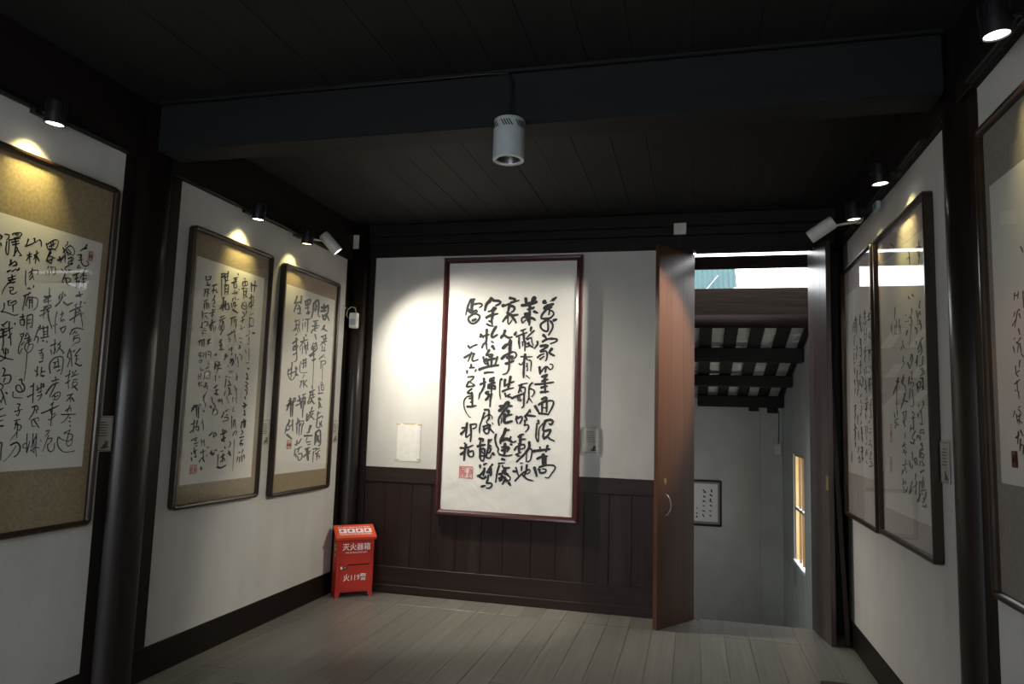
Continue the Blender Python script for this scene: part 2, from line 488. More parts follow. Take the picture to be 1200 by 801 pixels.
# brush strokes of each scroll, in the wall's own millimetres: width, then along/up pairs
INK = {
'main': '''
21 -1969 2661 -1932 2667;19 -1971 2655 -1988 2620 -2002 2573 -2010 2523;28 -1950 2655 -1954 2607 -1956 2572 -1945 2531;
17 -1930 2622 -1879 2627 -1857 2612 -1884 2589;27 -1986 2567 -1967 2543;15 -1937 2554 -1913 2566 -1904 2551 -1936 2534;
21 -1942 2531 -1984 2496 -1979 2467 -1948 2443 -1909 2455 -1880 2490 -1881 2516 -1918 2531 -1948 2522;22 -1943 2472 -1916 2484 -1931 2469;
32 -1778 2670 -1753 2658;22 -1753 2652 -1705 2649 -1687 2637 -1698 2620 -1731 2605;29 -1789 2647 -1818 2618 -1831 2565;26 -1783 2659 -1801 2635;
20 -1745 2588 -1774 2559 -1798 2553;26 -1733 2582 -1756 2553 -1761 2530;22 -1814 2498 -1773 2518 -1707 2532;
22 -1756 2571 -1757 2512 -1765 2472 -1758 2437;17 -1789 2466 -1758 2454;16 -1809 2440 -1781 2425 -1745 2419;
24 -1721 2413 -1749 2367 -1760 2332 -1748 2318 -1707 2341;22 -1807 2387 -1808 2338 -1809 2280 -1838 2251 -1846 2222;
17 -1868 2323 -1832 2329 -1784 2344;20 -1863 2344 -1837 2315;16 -1812 2286 -1805 2245 -1801 2208;29 -1662 2605 -1644 2608;
17 -1644 2605 -1615 2619 -1579 2630;24 -1599 2674 -1551 2662 -1562 2650;22 -1585 2633 -1544 2644 -1515 2651;26 -1602 2604 -1613 2552;
23 -1591 2604 -1555 2589 -1562 2557 -1583 2546;26 -1618 2540 -1576 2517 -1523 2522;22 -1611 2517 -1640 2488 -1660 2459;
13 -1611 2500 -1613 2459 -1603 2436 -1583 2459 -1574 2476;22 -1576 2505 -1551 2476 -1536 2450;22 -1637 2378 -1647 2344 -1673 2312;
22 -1670 2315 -1647 2338 -1605 2315 -1569 2321;22 -1544 2344 -1533 2367;23 -1587 2292 -1574 2281;16 -1758 2279 -1740 2271;26 -1748 2236 -1731 2211;
19 -1977 2241 -1961 2221 -1931 2238 -1892 2253;20 -2009 2133 -1976 2151 -1947 2168 -1913 2169;15 -1944 2183 -1952 2151 -1974 2098;
17 -1916 2169 -1933 2128 -1926 2102 -1878 2117;17 -1943 2070 -1942 2047 -1954 2041 -1912 2044;20 -1980 2012 -1979 1991;14 -1896 2024 -1907 2007;
14 -1969 1957 -1939 1960 -1912 1963 -1926 1937 -1967 1908;16 -1961 1914 -1978 1873 -1941 1874 -1903 1883 -1943 1908;15 -1929 1851 -1970 1821;
20 -1777 2204 -1796 2169 -1802 2155 -1760 2164 -1742 2161 -1748 2147 -1777 2141;18 -1831 2140 -1817 2088 -1799 2077;
22 -1801 2123 -1787 2083 -1780 2054;22 -1753 2135 -1752 2089 -1756 2055;18 -1700 2141 -1710 2095 -1721 2067;23 -1812 2112 -1759 2118 -1717 2130;
22 -1863 2027 -1822 2042 -1757 2058 -1686 2067;18 -1814 1996 -1778 2003 -1731 2003;20 -1818 1945 -1813 1888 -1821 1859 -1841 1821;
19 -1849 1893 -1823 1905 -1799 1916;17 -1723 1955 -1753 1946 -1764 1934 -1723 1935;16 -1764 1923 -1725 1923;23 -1774 1888 -1745 1900 -1716 1912;
25 -1774 1877 -1744 1877 -1715 1884;14 -1779 1860 -1708 1855;17 -1740 1923 -1745 1820;20 -1787 1825 -1766 1831;16 -1709 1878 -1711 1850;
29 -1649 2222 -1626 2245 -1592 2263;30 -1586 2280 -1583 2194;23 -1658 2127 -1624 2159 -1565 2183;
18 -1590 2223 -1589 2091 -1590 2039 -1607 1999 -1645 1986;23 -1621 2082 -1586 2091 -1546 2108;29 -1605 2136 -1558 2145;
14 -1572 2188 -1536 2183 -1524 2157 -1540 2131 -1569 2122;19 -1563 2103 -1554 2105;22 -1655 1942 -1652 1935;
13 -1666 1936 -1668 1879 -1667 1822 -1662 1788 -1655 1766;22 -1622 1937 -1626 1880;23 -1573 1966 -1580 1909 -1591 1869;
14 -1626 1880 -1580 1909 -1556 1915;18 -1642 1834 -1602 1852 -1544 1867;17 -1563 1915 -1540 1924;17 -1618 1817 -1612 1789;14 -1612 1789 -1571 1812;
17 -1588 1789 -1559 1784;21 -1963 1815 -1927 1805;19 -1927 1816 -1920 1782 -1920 1742 -1918 1702;
11 -1920 1788 -1968 1781 -1994 1751 -1998 1711 -1981 1654 -1943 1601 -1928 1599;19 -1965 1692 -1923 1693 -1884 1703;14 -1949 1764 -1919 1770;
11 -1936 1730 -1912 1736;14 -1849 1818 -1862 1763;23 -1796 1819 -1765 1802 -1771 1785 -1794 1756;17 -1794 1756 -1770 1774;
18 -1742 1814 -1752 1757 -1753 1697;16 -1802 1668 -1767 1669 -1760 1643 -1771 1615;16 -1804 1642 -1823 1579 -1841 1516 -1842 1463;
10 -1823 1579 -1783 1614 -1747 1624 -1729 1605 -1731 1588;16 -1759 1632 -1758 1593 -1781 1558 -1756 1536;11 -1727 1554 -1721 1543;
16 -1809 1517 -1756 1536 -1744 1525 -1779 1502 -1802 1501 -1801 1478 -1777 1456 -1754 1474 -1767 1513 -1796 1484;17 -1749 1503 -1710 1467;
22 -2012 1448 -1975 1489 -1964 1530 -1959 1547;17 -2005 1500 -1975 1506;18 -1962 1541 -1965 1473 -1966 1422 -1948 1428 -1925 1451;
18 -1928 1531 -1919 1452 -1923 1381;15 -1928 1531 -1899 1537 -1875 1538 -1877 1510 -1903 1497;
25 -1666 1663 -1638 1686 -1598 1738 -1581 1733 -1586 1710 -1550 1708;20 -1662 1703 -1615 1709;20 -1597 1693 -1642 1635 -1669 1584 -1662 1533;
10 -1641 1602 -1645 1551;33 -1584 1660 -1584 1643;27 -1612 1631 -1617 1597 -1610 1558 -1546 1576;22 -1612 1614 -1583 1626 -1548 1632;
17 -1689 1454 -1696 1414 -1686 1370 -1676 1348 -1661 1326 -1667 1304 -1653 1282;25 -1602 1505 -1618 1456 -1646 1405 -1645 1377;
14 -1573 1497 -1602 1491;29 -1634 1405 -1588 1418 -1540 1392;17 -1554 1436 -1564 1402;20 -1840 1409 -1805 1410 -1810 1388;17 -1833 1364 -1828 1398;
22 -1751 1401 -1756 1367;14 -1728 1408 -1745 1385;17 -1976 1365 -1971 1359;16 -1653 1281 -1595 1270 -1537 1281;25 -1604 1373 -1603 1328 -1607 1278;
19 -1631 1316 -1585 1334 -1562 1341 -1584 1306;17 -1632 1344 -1568 1352;17 -1552 1372 -1540 1368;21 -1626 1241 -1601 1236;13 -1657 1201 -1599 1209;
17 -1650 1181 -1666 1125 -1677 1036;14 -1621 1183 -1603 1150;19 -1619 1133 -1591 1162 -1557 1169;25 -1597 1162 -1595 1106;
17 -1648 1109 -1596 1123 -1567 1113;21 -1646 1071 -1589 1085;23 -1624 1094 -1577 1063;14 -1578 1107 -1548 1087 -1551 1064 -1585 1046;
19 -1640 1054 -1617 1061;19 -1594 1062 -1616 1023;21 -1558 1037 -1543 1018;22 -1856 1343 -1785 1360;17 -1832 1353 -1826 1330;
24 -1828 1319 -1828 1240 -1810 1218;18 -1819 1319 -1790 1321 -1790 1253 -1798 1217;15 -1816 1300 -1800 1281;14 -1811 1261 -1800 1264;
17 -1756 1367 -1755 1339 -1765 1294 -1770 1249 -1734 1247 -1729 1273;17 -1755 1333 -1731 1328 -1742 1294 -1765 1288;23 -1712 1285 -1700 1274;
17 -1741 1353 -1729 1348;21 -1826 1176 -1825 1154;16 -1791 1186 -1765 1197;19 -1843 1083 -1817 1096 -1783 1142;19 -1828 1078 -1792 1063 -1770 1087;
20 -1784 1153 -1793 1086;16 -1713 1190 -1737 1161 -1754 1132;27 -1731 1155 -1723 1095;19 -1759 1121 -1718 1117;17 -1792 1063 -1763 1076;
16 -1746 1094 -1751 1054 -1762 1026 -1732 1028 -1712 1023 -1714 1001 -1737 983 -1760 985;19 -1805 993 -1773 1003;17 -2016 1323 -1962 1325 -1898 1350;
23 -1963 1353 -1973 1291 -1976 1214;20 -2008 1267 -1973 1296;17 -1938 1309 -1948 1275;16 -1930 1253 -1940 1281 -1896 1299 -1894 1254 -1930 1250;
35 -1283 2635 -1269 2627;9 -1228 2641 -1206 2653;24 -1206 2652 -1177 2674;32 -1279 2578 -1245 2601 -1202 2615;24 -1250 2572 -1216 2589;
19 -1267 2561 -1300 2521 -1305 2487 -1259 2487 -1225 2492 -1197 2520 -1200 2543 -1221 2559;17 -1232 2561 -1240 2521;29 -1270 2478 -1236 2481;
18 -1270 2464 -1304 2441 -1312 2412 -1285 2381 -1245 2378 -1247 2464 -1242 2475;18 -1224 2464 -1203 2435 -1205 2395 -1238 2338;
24 -1195 2469 -1170 2478;26 -1453 2666 -1446 2626 -1419 2603;24 -1487 2606 -1431 2611 -1353 2631;35 -1374 2671 -1397 2637;17 -1356 2642 -1350 2631;
25 -1420 2626 -1407 2579 -1378 2585 -1436 2568;23 -1416 2602 -1415 2551 -1414 2427;29 -1455 2528 -1434 2522;25 -1445 2499 -1381 2487 -1363 2473;
32 -1440 2528 -1416 2487;16 -1457 2505 -1486 2488 -1482 2459 -1473 2450 -1445 2476;16 -1433 2476 -1421 2453;23 -1374 2550 -1341 2536;
14 -1489 2378 -1454 2390 -1445 2395;16 -1528 2324 -1482 2344 -1433 2361;14 -1471 2384 -1464 2338;17 -1504 2315 -1506 2281 -1502 2252 -1496 2218;
22 -1464 2350 -1457 2281;20 -1396 2407 -1401 2373;15 -1369 2378 -1412 2338 -1440 2304;14 -1428 2298 -1393 2315 -1387 2281 -1374 2247;
25 -1284 2338 -1260 2316;20 -1288 2281 -1243 2304 -1168 2304 -1162 2288 -1185 2273 -1219 2262;11 -1471 2280 -1470 2240;
16 -1448 2280 -1448 2246 -1448 2195;13 -1438 2235 -1409 2241 -1416 2280;17 -1427 2263 -1374 2227;18 -1337 2281 -1334 2258 -1362 2219;
21 -1444 2166 -1452 2109 -1453 2053 -1453 1962;13 -1482 2146 -1418 2144 -1380 2147;11 -1497 2083 -1474 2075 -1446 2132;16 -1441 2144 -1423 2115;
12 -1411 2115 -1391 2110 -1387 2082 -1391 2019;11 -1425 2087 -1420 2025 -1426 2025;9 -1421 2064 -1436 2058;10 -1430 1979 -1395 1952;
14 -1494 1888 -1457 1903 -1420 1912;19 -1469 1899 -1495 1826;16 -1485 1871 -1439 1872 -1437 1827;15 -1479 1854 -1467 1832;
15 -1371 1915 -1393 1895 -1402 1839 -1400 1783 -1418 1737;14 -1386 1862 -1357 1851 -1354 1823 -1373 1794;
23 -1305 2241 -1253 2247 -1247 2236 -1309 2196;17 -1303 2190 -1257 2196 -1245 2168 -1250 2123 -1261 2111;17 -1331 2139 -1308 2159 -1274 2173;
17 -1307 2125 -1273 2151;23 -1206 2216 -1226 2185 -1205 2168 -1182 2157;20 -1311 2054 -1304 1992;
14 -1298 2009 -1254 2061 -1213 2033 -1191 2056 -1197 2078 -1220 2083;20 -1254 2055 -1258 2010;19 -1286 1970 -1241 1988 -1268 1948 -1240 1948;
17 -1285 1931 -1234 1948;17 -1347 1902 -1279 1908 -1182 1924;20 -1262 1948 -1254 1831;20 -1289 1875 -1238 1890;20 -1294 1835 -1225 1842;
19 -1552 1776 -1506 1797 -1437 1821;14 -1500 1785 -1496 1752;11 -1483 1797 -1479 1752 -1465 1769;17 -1443 1826 -1444 1759 -1446 1708 -1462 1694;
12 -1399 1782 -1369 1744;15 -1387 1679 -1409 1647 -1437 1619;20 -1417 1630 -1380 1627 -1340 1624;15 -1387 1670 -1381 1654;
18 -1504 1617 -1509 1589 -1496 1556;17 -1497 1600 -1460 1618 -1457 1590 -1476 1556;17 -1425 1614 -1413 1592 -1436 1580;
15 -1430 1585 -1429 1552 -1435 1541 -1401 1547 -1397 1514 -1422 1485;19 -1484 1439 -1467 1456 -1438 1463;26 -1467 1451 -1465 1378;
12 -1506 1399 -1540 1387;16 -1454 1418 -1420 1424;21 -1385 1398 -1390 1381;20 -1281 1774 -1247 1791 -1244 1769 -1291 1740;22 -1342 1711 -1306 1656;
17 -1308 1723 -1297 1734 -1235 1758 -1184 1759 -1183 1720 -1226 1636;19 -1280 1746 -1278 1657;19 -1238 1758 -1238 1663;18 -1306 1650 -1226 1644;
12 -1279 1701 -1239 1697;22 -1310 1584 -1304 1562;14 -1321 1561 -1325 1494 -1326 1439 -1305 1404 -1302 1495 -1291 1534 -1247 1585;
21 -1247 1585 -1202 1598 -1179 1582 -1196 1554 -1213 1564;21 -1247 1585 -1263 1524 -1256 1497 -1200 1510 -1221 1459 -1261 1441 -1256 1497;
17 -1255 1430 -1221 1448 -1204 1432 -1164 1415;17 -1515 1326 -1498 1354 -1476 1361;22 -1476 1377 -1474 1300;
16 -1464 1372 -1430 1374 -1426 1346 -1463 1334;15 -1502 1285 -1457 1306;17 -1487 1277 -1467 1273;
21 -1384 1381 -1386 1348 -1422 1296 -1467 1250 -1494 1222;13 -1386 1342 -1360 1332 -1364 1271 -1375 1238 -1406 1231 -1405 1308;
18 -1521 1140 -1486 1139;14 -1499 1172 -1489 1145 -1474 1101;14 -1447 1185 -1449 1146;11 -1460 1212 -1437 1216;
15 -1501 1059 -1457 1108 -1417 1142 -1378 1161 -1372 1139 -1400 1121;19 -1402 1198 -1406 1148 -1419 1109;15 -1434 1109 -1393 1078 -1341 1067;
22 -1343 1322 -1286 1330 -1202 1344;14 -1290 1357 -1280 1330;19 -1222 1371 -1235 1321;20 -1310 1257 -1273 1275 -1223 1283;30 -1257 1292 -1254 1199;
15 -1234 1277 -1232 1206;15 -1288 1187 -1226 1206 -1159 1204 -1152 1177 -1180 1137 -1207 1098 -1235 1102;22 -1333 1179 -1321 1142 -1311 1109;
8 -1304 1164 -1288 1187;17 -1287 1165 -1281 1138 -1236 1146 -1231 1168 -1259 1172;''',
'one': '''
6 2577 2381 2599 2384 2596 2367 2587 2357;6 2590 2349 2589 2313 2596 2292 2604 2296 2601 2364;6 2615 2389 2619 2396 2657 2410 2657 2393 2622 2374;
6 2628 2396 2637 2390;6 2641 2401 2646 2394;7 2601 2360 2656 2383;7 2615 2352 2649 2368;7 2621 2341 2654 2357;
7 2631 2368 2637 2353 2636 2324 2635 2291;6 2631 2290 2645 2322;7 2644 2334 2652 2319 2670 2303 2659 2298;9 2553 2372 2564 2367 2559 2354;
8 2561 2334 2567 2323;8 2620 2269 2620 2250 2613 2241;6 2621 2246 2642 2268 2649 2253 2636 2246;6 2649 2265 2653 2249 2632 2243;9 2610 2211 2624 2221;
6 2631 2216 2651 2232;9 2658 2228 2666 2234 2666 2240;6 2615 2180 2652 2200;6 2633 2200 2640 2177;6 2619 2169 2652 2183;
7 2698 2389 2694 2367 2685 2350;7 2687 2351 2717 2369 2734 2385 2725 2400;6 2732 2402 2736 2382 2751 2398;8 2758 2400 2768 2394 2771 2371;
6 2701 2310 2727 2324;6 2712 2327 2719 2272;6 2712 2308 2699 2284;6 2719 2310 2726 2307;6 2737 2318 2763 2339;6 2750 2343 2748 2279;
6 2744 2316 2737 2297;8 2751 2317 2770 2296;5 2702 2235 2706 2182 2711 2162;5 2735 2254 2733 2229 2722 2206;5 2719 2226 2736 2242 2766 2250 2766 2227;
5 2735 2233 2750 2199;5 2739 2213 2725 2194;6 2797 2393 2807 2369 2828 2363;6 2805 2390 2823 2408 2846 2424 2864 2420 2859 2391 2847 2372;
6 2824 2399 2831 2375;6 2816 2380 2848 2405;6 2832 2414 2840 2386;8 2813 2366 2841 2375 2852 2371;8 2823 2358 2816 2337 2807 2309;
7 2829 2353 2819 2333 2841 2334 2833 2317 2814 2310;7 2807 2309 2835 2300 2838 2320;6 2846 2330 2856 2333;5 2822 2282 2819 2268;5 2811 2253 2815 2237;
5 2827 2261 2832 2241;5 2842 2277 2845 2252;5 2862 2282 2865 2256 2851 2244;5 2832 2280 2861 2286;6 2916 2431 2920 2419 2904 2404;
6 2938 2417 2919 2401 2897 2369;6 2894 2395 2907 2371 2916 2342;6 2934 2413 2949 2412 2965 2394 2960 2370 2938 2374 2922 2379;
6 2916 2386 2929 2363 2947 2385;6 2925 2393 2942 2384;10 2872 2325 2891 2334 2904 2353;9 2880 2343 2890 2318;6 2909 2358 2916 2320;
6 2931 2345 2955 2360 2963 2344 2938 2333 2934 2319 2959 2329 2960 2320;6 2951 2354 2955 2319;6 2921 2299 2959 2325;6 2897 2285 2908 2276;
6 2916 2293 2928 2282;7 2940 2287 2955 2293;7 2922 2263 2909 2225;7 2917 2240 2953 2247 2955 2230 2935 2217;7 2930 2238 2941 2214 2959 2213;
7 2909 2221 2917 2218;8 3037 2445 3028 2427 2999 2402;11 3024 2421 3039 2427;6 2986 2376 3006 2385 3012 2377 2997 2365;
8 3006 2385 3010 2354 3023 2334 3045 2330 3062 2347 3047 2360;6 2994 2351 3020 2361;6 3002 2327 2990 2309 3014 2319;7 2971 2267 3006 2287;
6 2991 2278 2996 2211;6 2984 2249 3004 2262;6 2994 2208 3008 2222;6 2993 2237 3011 2245;6 3041 2315 3033 2291 3015 2260;6 3032 2300 3041 2219;
6 3034 2282 3056 2282;6 3031 2258 3058 2268;6 3029 2235 3049 2248;7 3026 2212 3053 2212;6 3011 2245 3003 2221;8 3004 2167 3040 2180;
7 3018 2188 3029 2163;4 2839 2177 2844 2135;8 2816 2128 2825 2126;8 2835 2127 2853 2139;6 2898 2140 2909 2159;6 2920 2170 2914 2134;
7 2929 2159 2935 2153;6 2618 2172 2656 2186;6 2634 2188 2640 2173;6 2616 2156 2653 2171 2641 2161;5 2632 2171 2605 2137 2592 2099;
6 2627 2137 2646 2143 2645 2129 2632 2126;6 2632 2126 2638 2111 2656 2114 2667 2126;6 2625 2072 2642 2081;6 2630 2073 2632 2053 2644 2059;
6 2643 2067 2666 2083 2669 2071 2653 2057;6 2653 2061 2659 2027;6 2609 2062 2612 2038 2601 2020;6 2599 2020 2627 2020 2667 2012 2686 2021;
7 2613 1958 2624 1967 2636 1981;7 2608 1961 2622 1951;7 2605 1933 2644 1950;7 2610 1941 2629 1928 2613 1918;9 2606 1901 2639 1917;
7 2618 1934 2627 1871 2622 1843;6 2645 1978 2648 1946 2659 1907 2666 1868;6 2629 1928 2665 1953;6 2649 1902 2664 1928;8 2674 1974 2676 1970;
6 2719 2150 2741 2154;6 2727 2156 2733 2149;6 2753 2171 2750 2160;7 2705 2112 2731 2127 2739 2135;6 2734 2134 2727 2118;6 2714 2112 2706 2040;
6 2728 2110 2719 2071 2728 2069;6 2732 2111 2774 2114 2783 2099 2779 2068 2762 2051;6 2738 2104 2741 2054;6 2751 2114 2757 2061;6 2740 2087 2758 2090;
6 2734 2095 2752 2102;7 2699 2008 2720 2016;7 2710 2024 2714 1996;7 2700 1994 2720 2001 2721 1972 2703 1974 2700 1994;5 2734 2020 2739 1954;
6 2734 2020 2758 2031 2764 2016 2765 1966 2753 1972;5 2741 2000 2758 2006;5 2742 1983 2760 1990;6 2708 1925 2725 1934 2722 1919 2709 1917;
6 2718 1918 2716 1897 2707 1876;6 2736 1920 2743 1938 2759 1919;6 2733 1908 2764 1920;6 2747 1901 2769 1912;6 2744 1888 2770 1904;
6 2754 1918 2759 1877;5 2718 1877 2734 1895;6 2815 2130 2830 2128;6 2848 2140 2834 2133;6 2821 2122 2849 2129;6 2818 2100 2856 2115;
6 2837 2133 2843 2096;6 2826 2080 2853 2093;6 2804 2055 2841 2070 2860 2081;6 2821 2079 2823 2020;6 2803 2030 2829 2046;
6 2841 2070 2857 2016 2877 1976;5 2842 2147 2842 2169;8 2800 1970 2813 1978;7 2808 1984 2810 1967;7 2797 1957 2823 1973;6 2797 1953 2784 1905;
7 2795 1927 2806 1920 2804 1895;7 2824 1969 2851 1981;7 2827 1982 2836 1928;7 2851 1985 2857 1931;6 2830 1953 2849 1959;6 2832 1940 2851 1947;
7 2820 1922 2866 1936;10 2833 1911 2836 1907;8 2855 1909 2858 1905;8 2884 2091 2902 2110 2923 2148;8 2903 2140 2900 2127;
11 2931 2119 2953 2109 2982 2125;6 2937 2157 2935 2150;5 2897 2065 2891 2025 2899 1953;6 2885 1994 2885 1988;6 2901 2001 2904 1999;
6 2918 2053 2937 2063;6 2926 2070 2931 2053 2921 2029 2937 2019;6 2924 2021 2941 2032 2947 2024;6 2923 1986 2930 1974;
7 2926 1982 2955 1999 2952 1977 2939 1962 2929 1982;6 2816 2127 2844 2137;6 2815 2108 2840 2123;9 2857 2089 2859 2085;
4 2852 2063 2845 2044 2853 2015 2875 1989;5 2822 2071 2850 2080 2821 2037;7 3009 2123 3000 2112;7 2999 2162 3031 2169;8 3034 2140 3031 2117;
8 2972 2077 3012 2101 3042 2115;7 3000 2112 3029 2090;8 3007 2091 3006 2055 3004 2023;8 2977 2033 3036 2077;6 3009 2073 3024 2085 3026 2071 3010 2065;
6 3027 2108 3042 2074 3060 2008;5 3037 2064 3057 2085;7 3056 2137 3064 2136;7 2986 1959 2998 1987;7 2993 1982 3023 1999 3067 1996;
7 3015 1980 3001 1961;6 3026 1977 3021 1968;6 3012 1953 3043 1966;6 3009 1939 3045 1952 3047 1930 3027 1919;7 3013 1949 3010 1926;
3 3027 1924 3003 1899;7 2879 1890 2910 1906;6 2900 1923 2906 1854;7 2882 1869 2891 1848;7 2908 1876 2901 1849;6 2921 1899 2936 1918;
6 2925 1904 2936 1896 2915 1859;7 2927 1886 2960 1864 2951 1858;5 2708 1872 2706 1847 2714 1832 2724 1861;
5 2740 1883 2738 1863 2758 1844 2779 1863 2781 1888 2759 1881 2752 1856;4 2754 1843 2755 1773 2753 1708;6 2630 1847 2636 1828 2657 1834;
6 2642 1853 2643 1805;6 2651 1850 2657 1834;7 2616 1816 2651 1806 2684 1804;6 2619 1791 2631 1796 2646 1813;7 2639 1761 2649 1753 2646 1737 2640 1721;
7 2648 1725 2673 1731 2683 1720 2677 1695 2652 1686;6 2653 1714 2647 1694;6 2631 1689 2649 1678 2642 1662;6 2638 1661 2654 1634 2672 1591;
6 2654 1630 2648 1606;6 2640 1610 2649 1599;9 2667 1647 2672 1642;7 2728 1710 2739 1715 2743 1695;
7 2743 1695 2758 1683 2757 1659 2730 1653 2716 1665 2714 1681 2731 1686 2742 1670 2753 1654;5 2702 1652 2702 1632 2716 1625 2754 1626;
6 2817 1858 2840 1871;6 2831 1868 2833 1847;6 2821 1846 2840 1850 2842 1810;5 2829 1838 2839 1839;5 2831 1826 2840 1826;8 2826 1804 2842 1808;
6 2817 1782 2818 1732;6 2805 1761 2820 1753;7 2817 1736 2826 1745;6 2841 1780 2840 1742;6 2841 1755 2862 1763;7 2841 1738 2862 1739;
7 2791 1681 2808 1690;7 2805 1698 2811 1603;7 2780 1631 2813 1649;6 2825 1666 2865 1693;6 2827 1687 2835 1662;6 2847 1700 2850 1654;
6 2859 1701 2865 1693;6 2836 1654 2854 1663;6 2833 1637 2858 1646;6 2855 1650 2853 1634 2840 1616;
7 2892 1754 2883 1796 2904 1828 2942 1842 2959 1833 2961 1789 2955 1752;6 2906 1807 2935 1818;6 2928 1830 2938 1787;6 2916 1807 2913 1786 2932 1796;
6 2909 1781 2948 1793;7 2945 1775 2931 1765;7 2924 1737 2931 1718;7 2907 1714 2945 1727;8 2880 1651 2896 1678 2918 1700 2947 1710;
7 2932 1709 2925 1688 2909 1653 2903 1635;6 2916 1636 2933 1654 2958 1663 2962 1646 2947 1624 2922 1623;6 2929 1649 2932 1624;6 2935 1637 2954 1646;
6 2915 1597 2928 1611 2921 1593;7 2994 1886 2983 1844 3000 1836 2989 1791;7 3000 1876 3017 1798;7 3016 1873 3026 1883;7 3059 1895 3029 1857;
6 3029 1852 3050 1859;6 3040 1853 3039 1813;5 3037 1835 3052 1841;8 3036 1815 3067 1804 3077 1812;6 2984 1743 3014 1758;
6 3007 1775 3002 1726 3009 1683;6 2988 1708 3017 1727;6 3023 1772 3030 1755;6 3043 1778 3035 1755;6 3020 1745 3061 1761;6 3033 1728 3059 1734;
6 3034 1719 3031 1697 3057 1703 3055 1721 3040 1715;6 3027 1686 3042 1693;9 3048 1691 3065 1677;7 3006 1646 3041 1658;7 3031 1649 3004 1617;
6 3022 1635 3030 1614;9 3033 1636 3051 1619;7 2848 1759 2862 1760;7 2851 1734 2860 1739;7 2855 1697 2866 1689 2857 1680;7 2644 1567 2661 1575;
6 2648 1535 2677 1543;6 2650 1515 2667 1521;7 2653 1492 2670 1494 2662 1488;6 2662 1413 2672 1415 2672 1378 2675 1334;
6 2730 1596 2744 1595 2737 1576 2745 1564 2739 1540 2729 1548;6 2721 1560 2758 1571;6 2724 1516 2754 1524;
6 2737 1512 2730 1500 2757 1496 2763 1488 2755 1471 2742 1476;6 2737 1512 2728 1476;5 2743 1504 2744 1435;4 2743 1463 2712 1424;
8 2717 1402 2748 1415 2769 1390 2759 1358 2741 1347;4 2746 1399 2720 1356 2689 1326;7 2811 1582 2834 1591 2845 1574 2831 1570;
7 2825 1587 2823 1562 2800 1522;6 2836 1570 2838 1554;5 2814 1520 2850 1533 2852 1516;5 2814 1516 2822 1491 2840 1491;7 2828 1520 2860 1483;
5 2798 1455 2804 1365;5 2799 1410 2781 1402 2788 1386 2806 1389;6 2806 1365 2816 1417;5 2830 1454 2833 1413;5 2831 1409 2850 1446;
5 2829 1388 2839 1417 2845 1371;5 2826 1372 2852 1388 2872 1383;5 2849 1454 2854 1371 2862 1342;5 2846 1363 2830 1376;4 2876 1424 2880 1412;
8 2866 1554 2918 1574;8 2908 1571 2960 1594;6 2924 1606 2921 1589;6 2913 1576 2926 1546 2944 1559;6 2909 1523 2923 1525 2950 1551;
6 2924 1585 2925 1551 2925 1491;6 2901 1466 2920 1470 2908 1449 2899 1441;5 2918 1445 2907 1411 2893 1366;6 2920 1428 2939 1432 2936 1415 2923 1402;
6 2918 1402 2921 1377 2937 1364 2956 1372 2957 1406;7 3004 1569 3033 1585 3035 1569;6 3027 1596 3015 1560;7 2981 1549 3069 1552;
5 3027 1547 3005 1517 2983 1506;8 3034 1534 3037 1530;7 3031 1515 3042 1513;7 3041 1493 3044 1489;5 3007 1456 3046 1473;5 3022 1460 3008 1448;
5 3041 1469 3034 1443;6 3028 1452 3057 1447 3062 1429 3038 1412 3021 1417;5 3034 1443 3028 1404 3040 1388 3060 1399 3060 1442;
6 2978 1437 2972 1422 2978 1392 3012 1361 3049 1358 3083 1363;5 2979 1435 3000 1422 3021 1417;''',
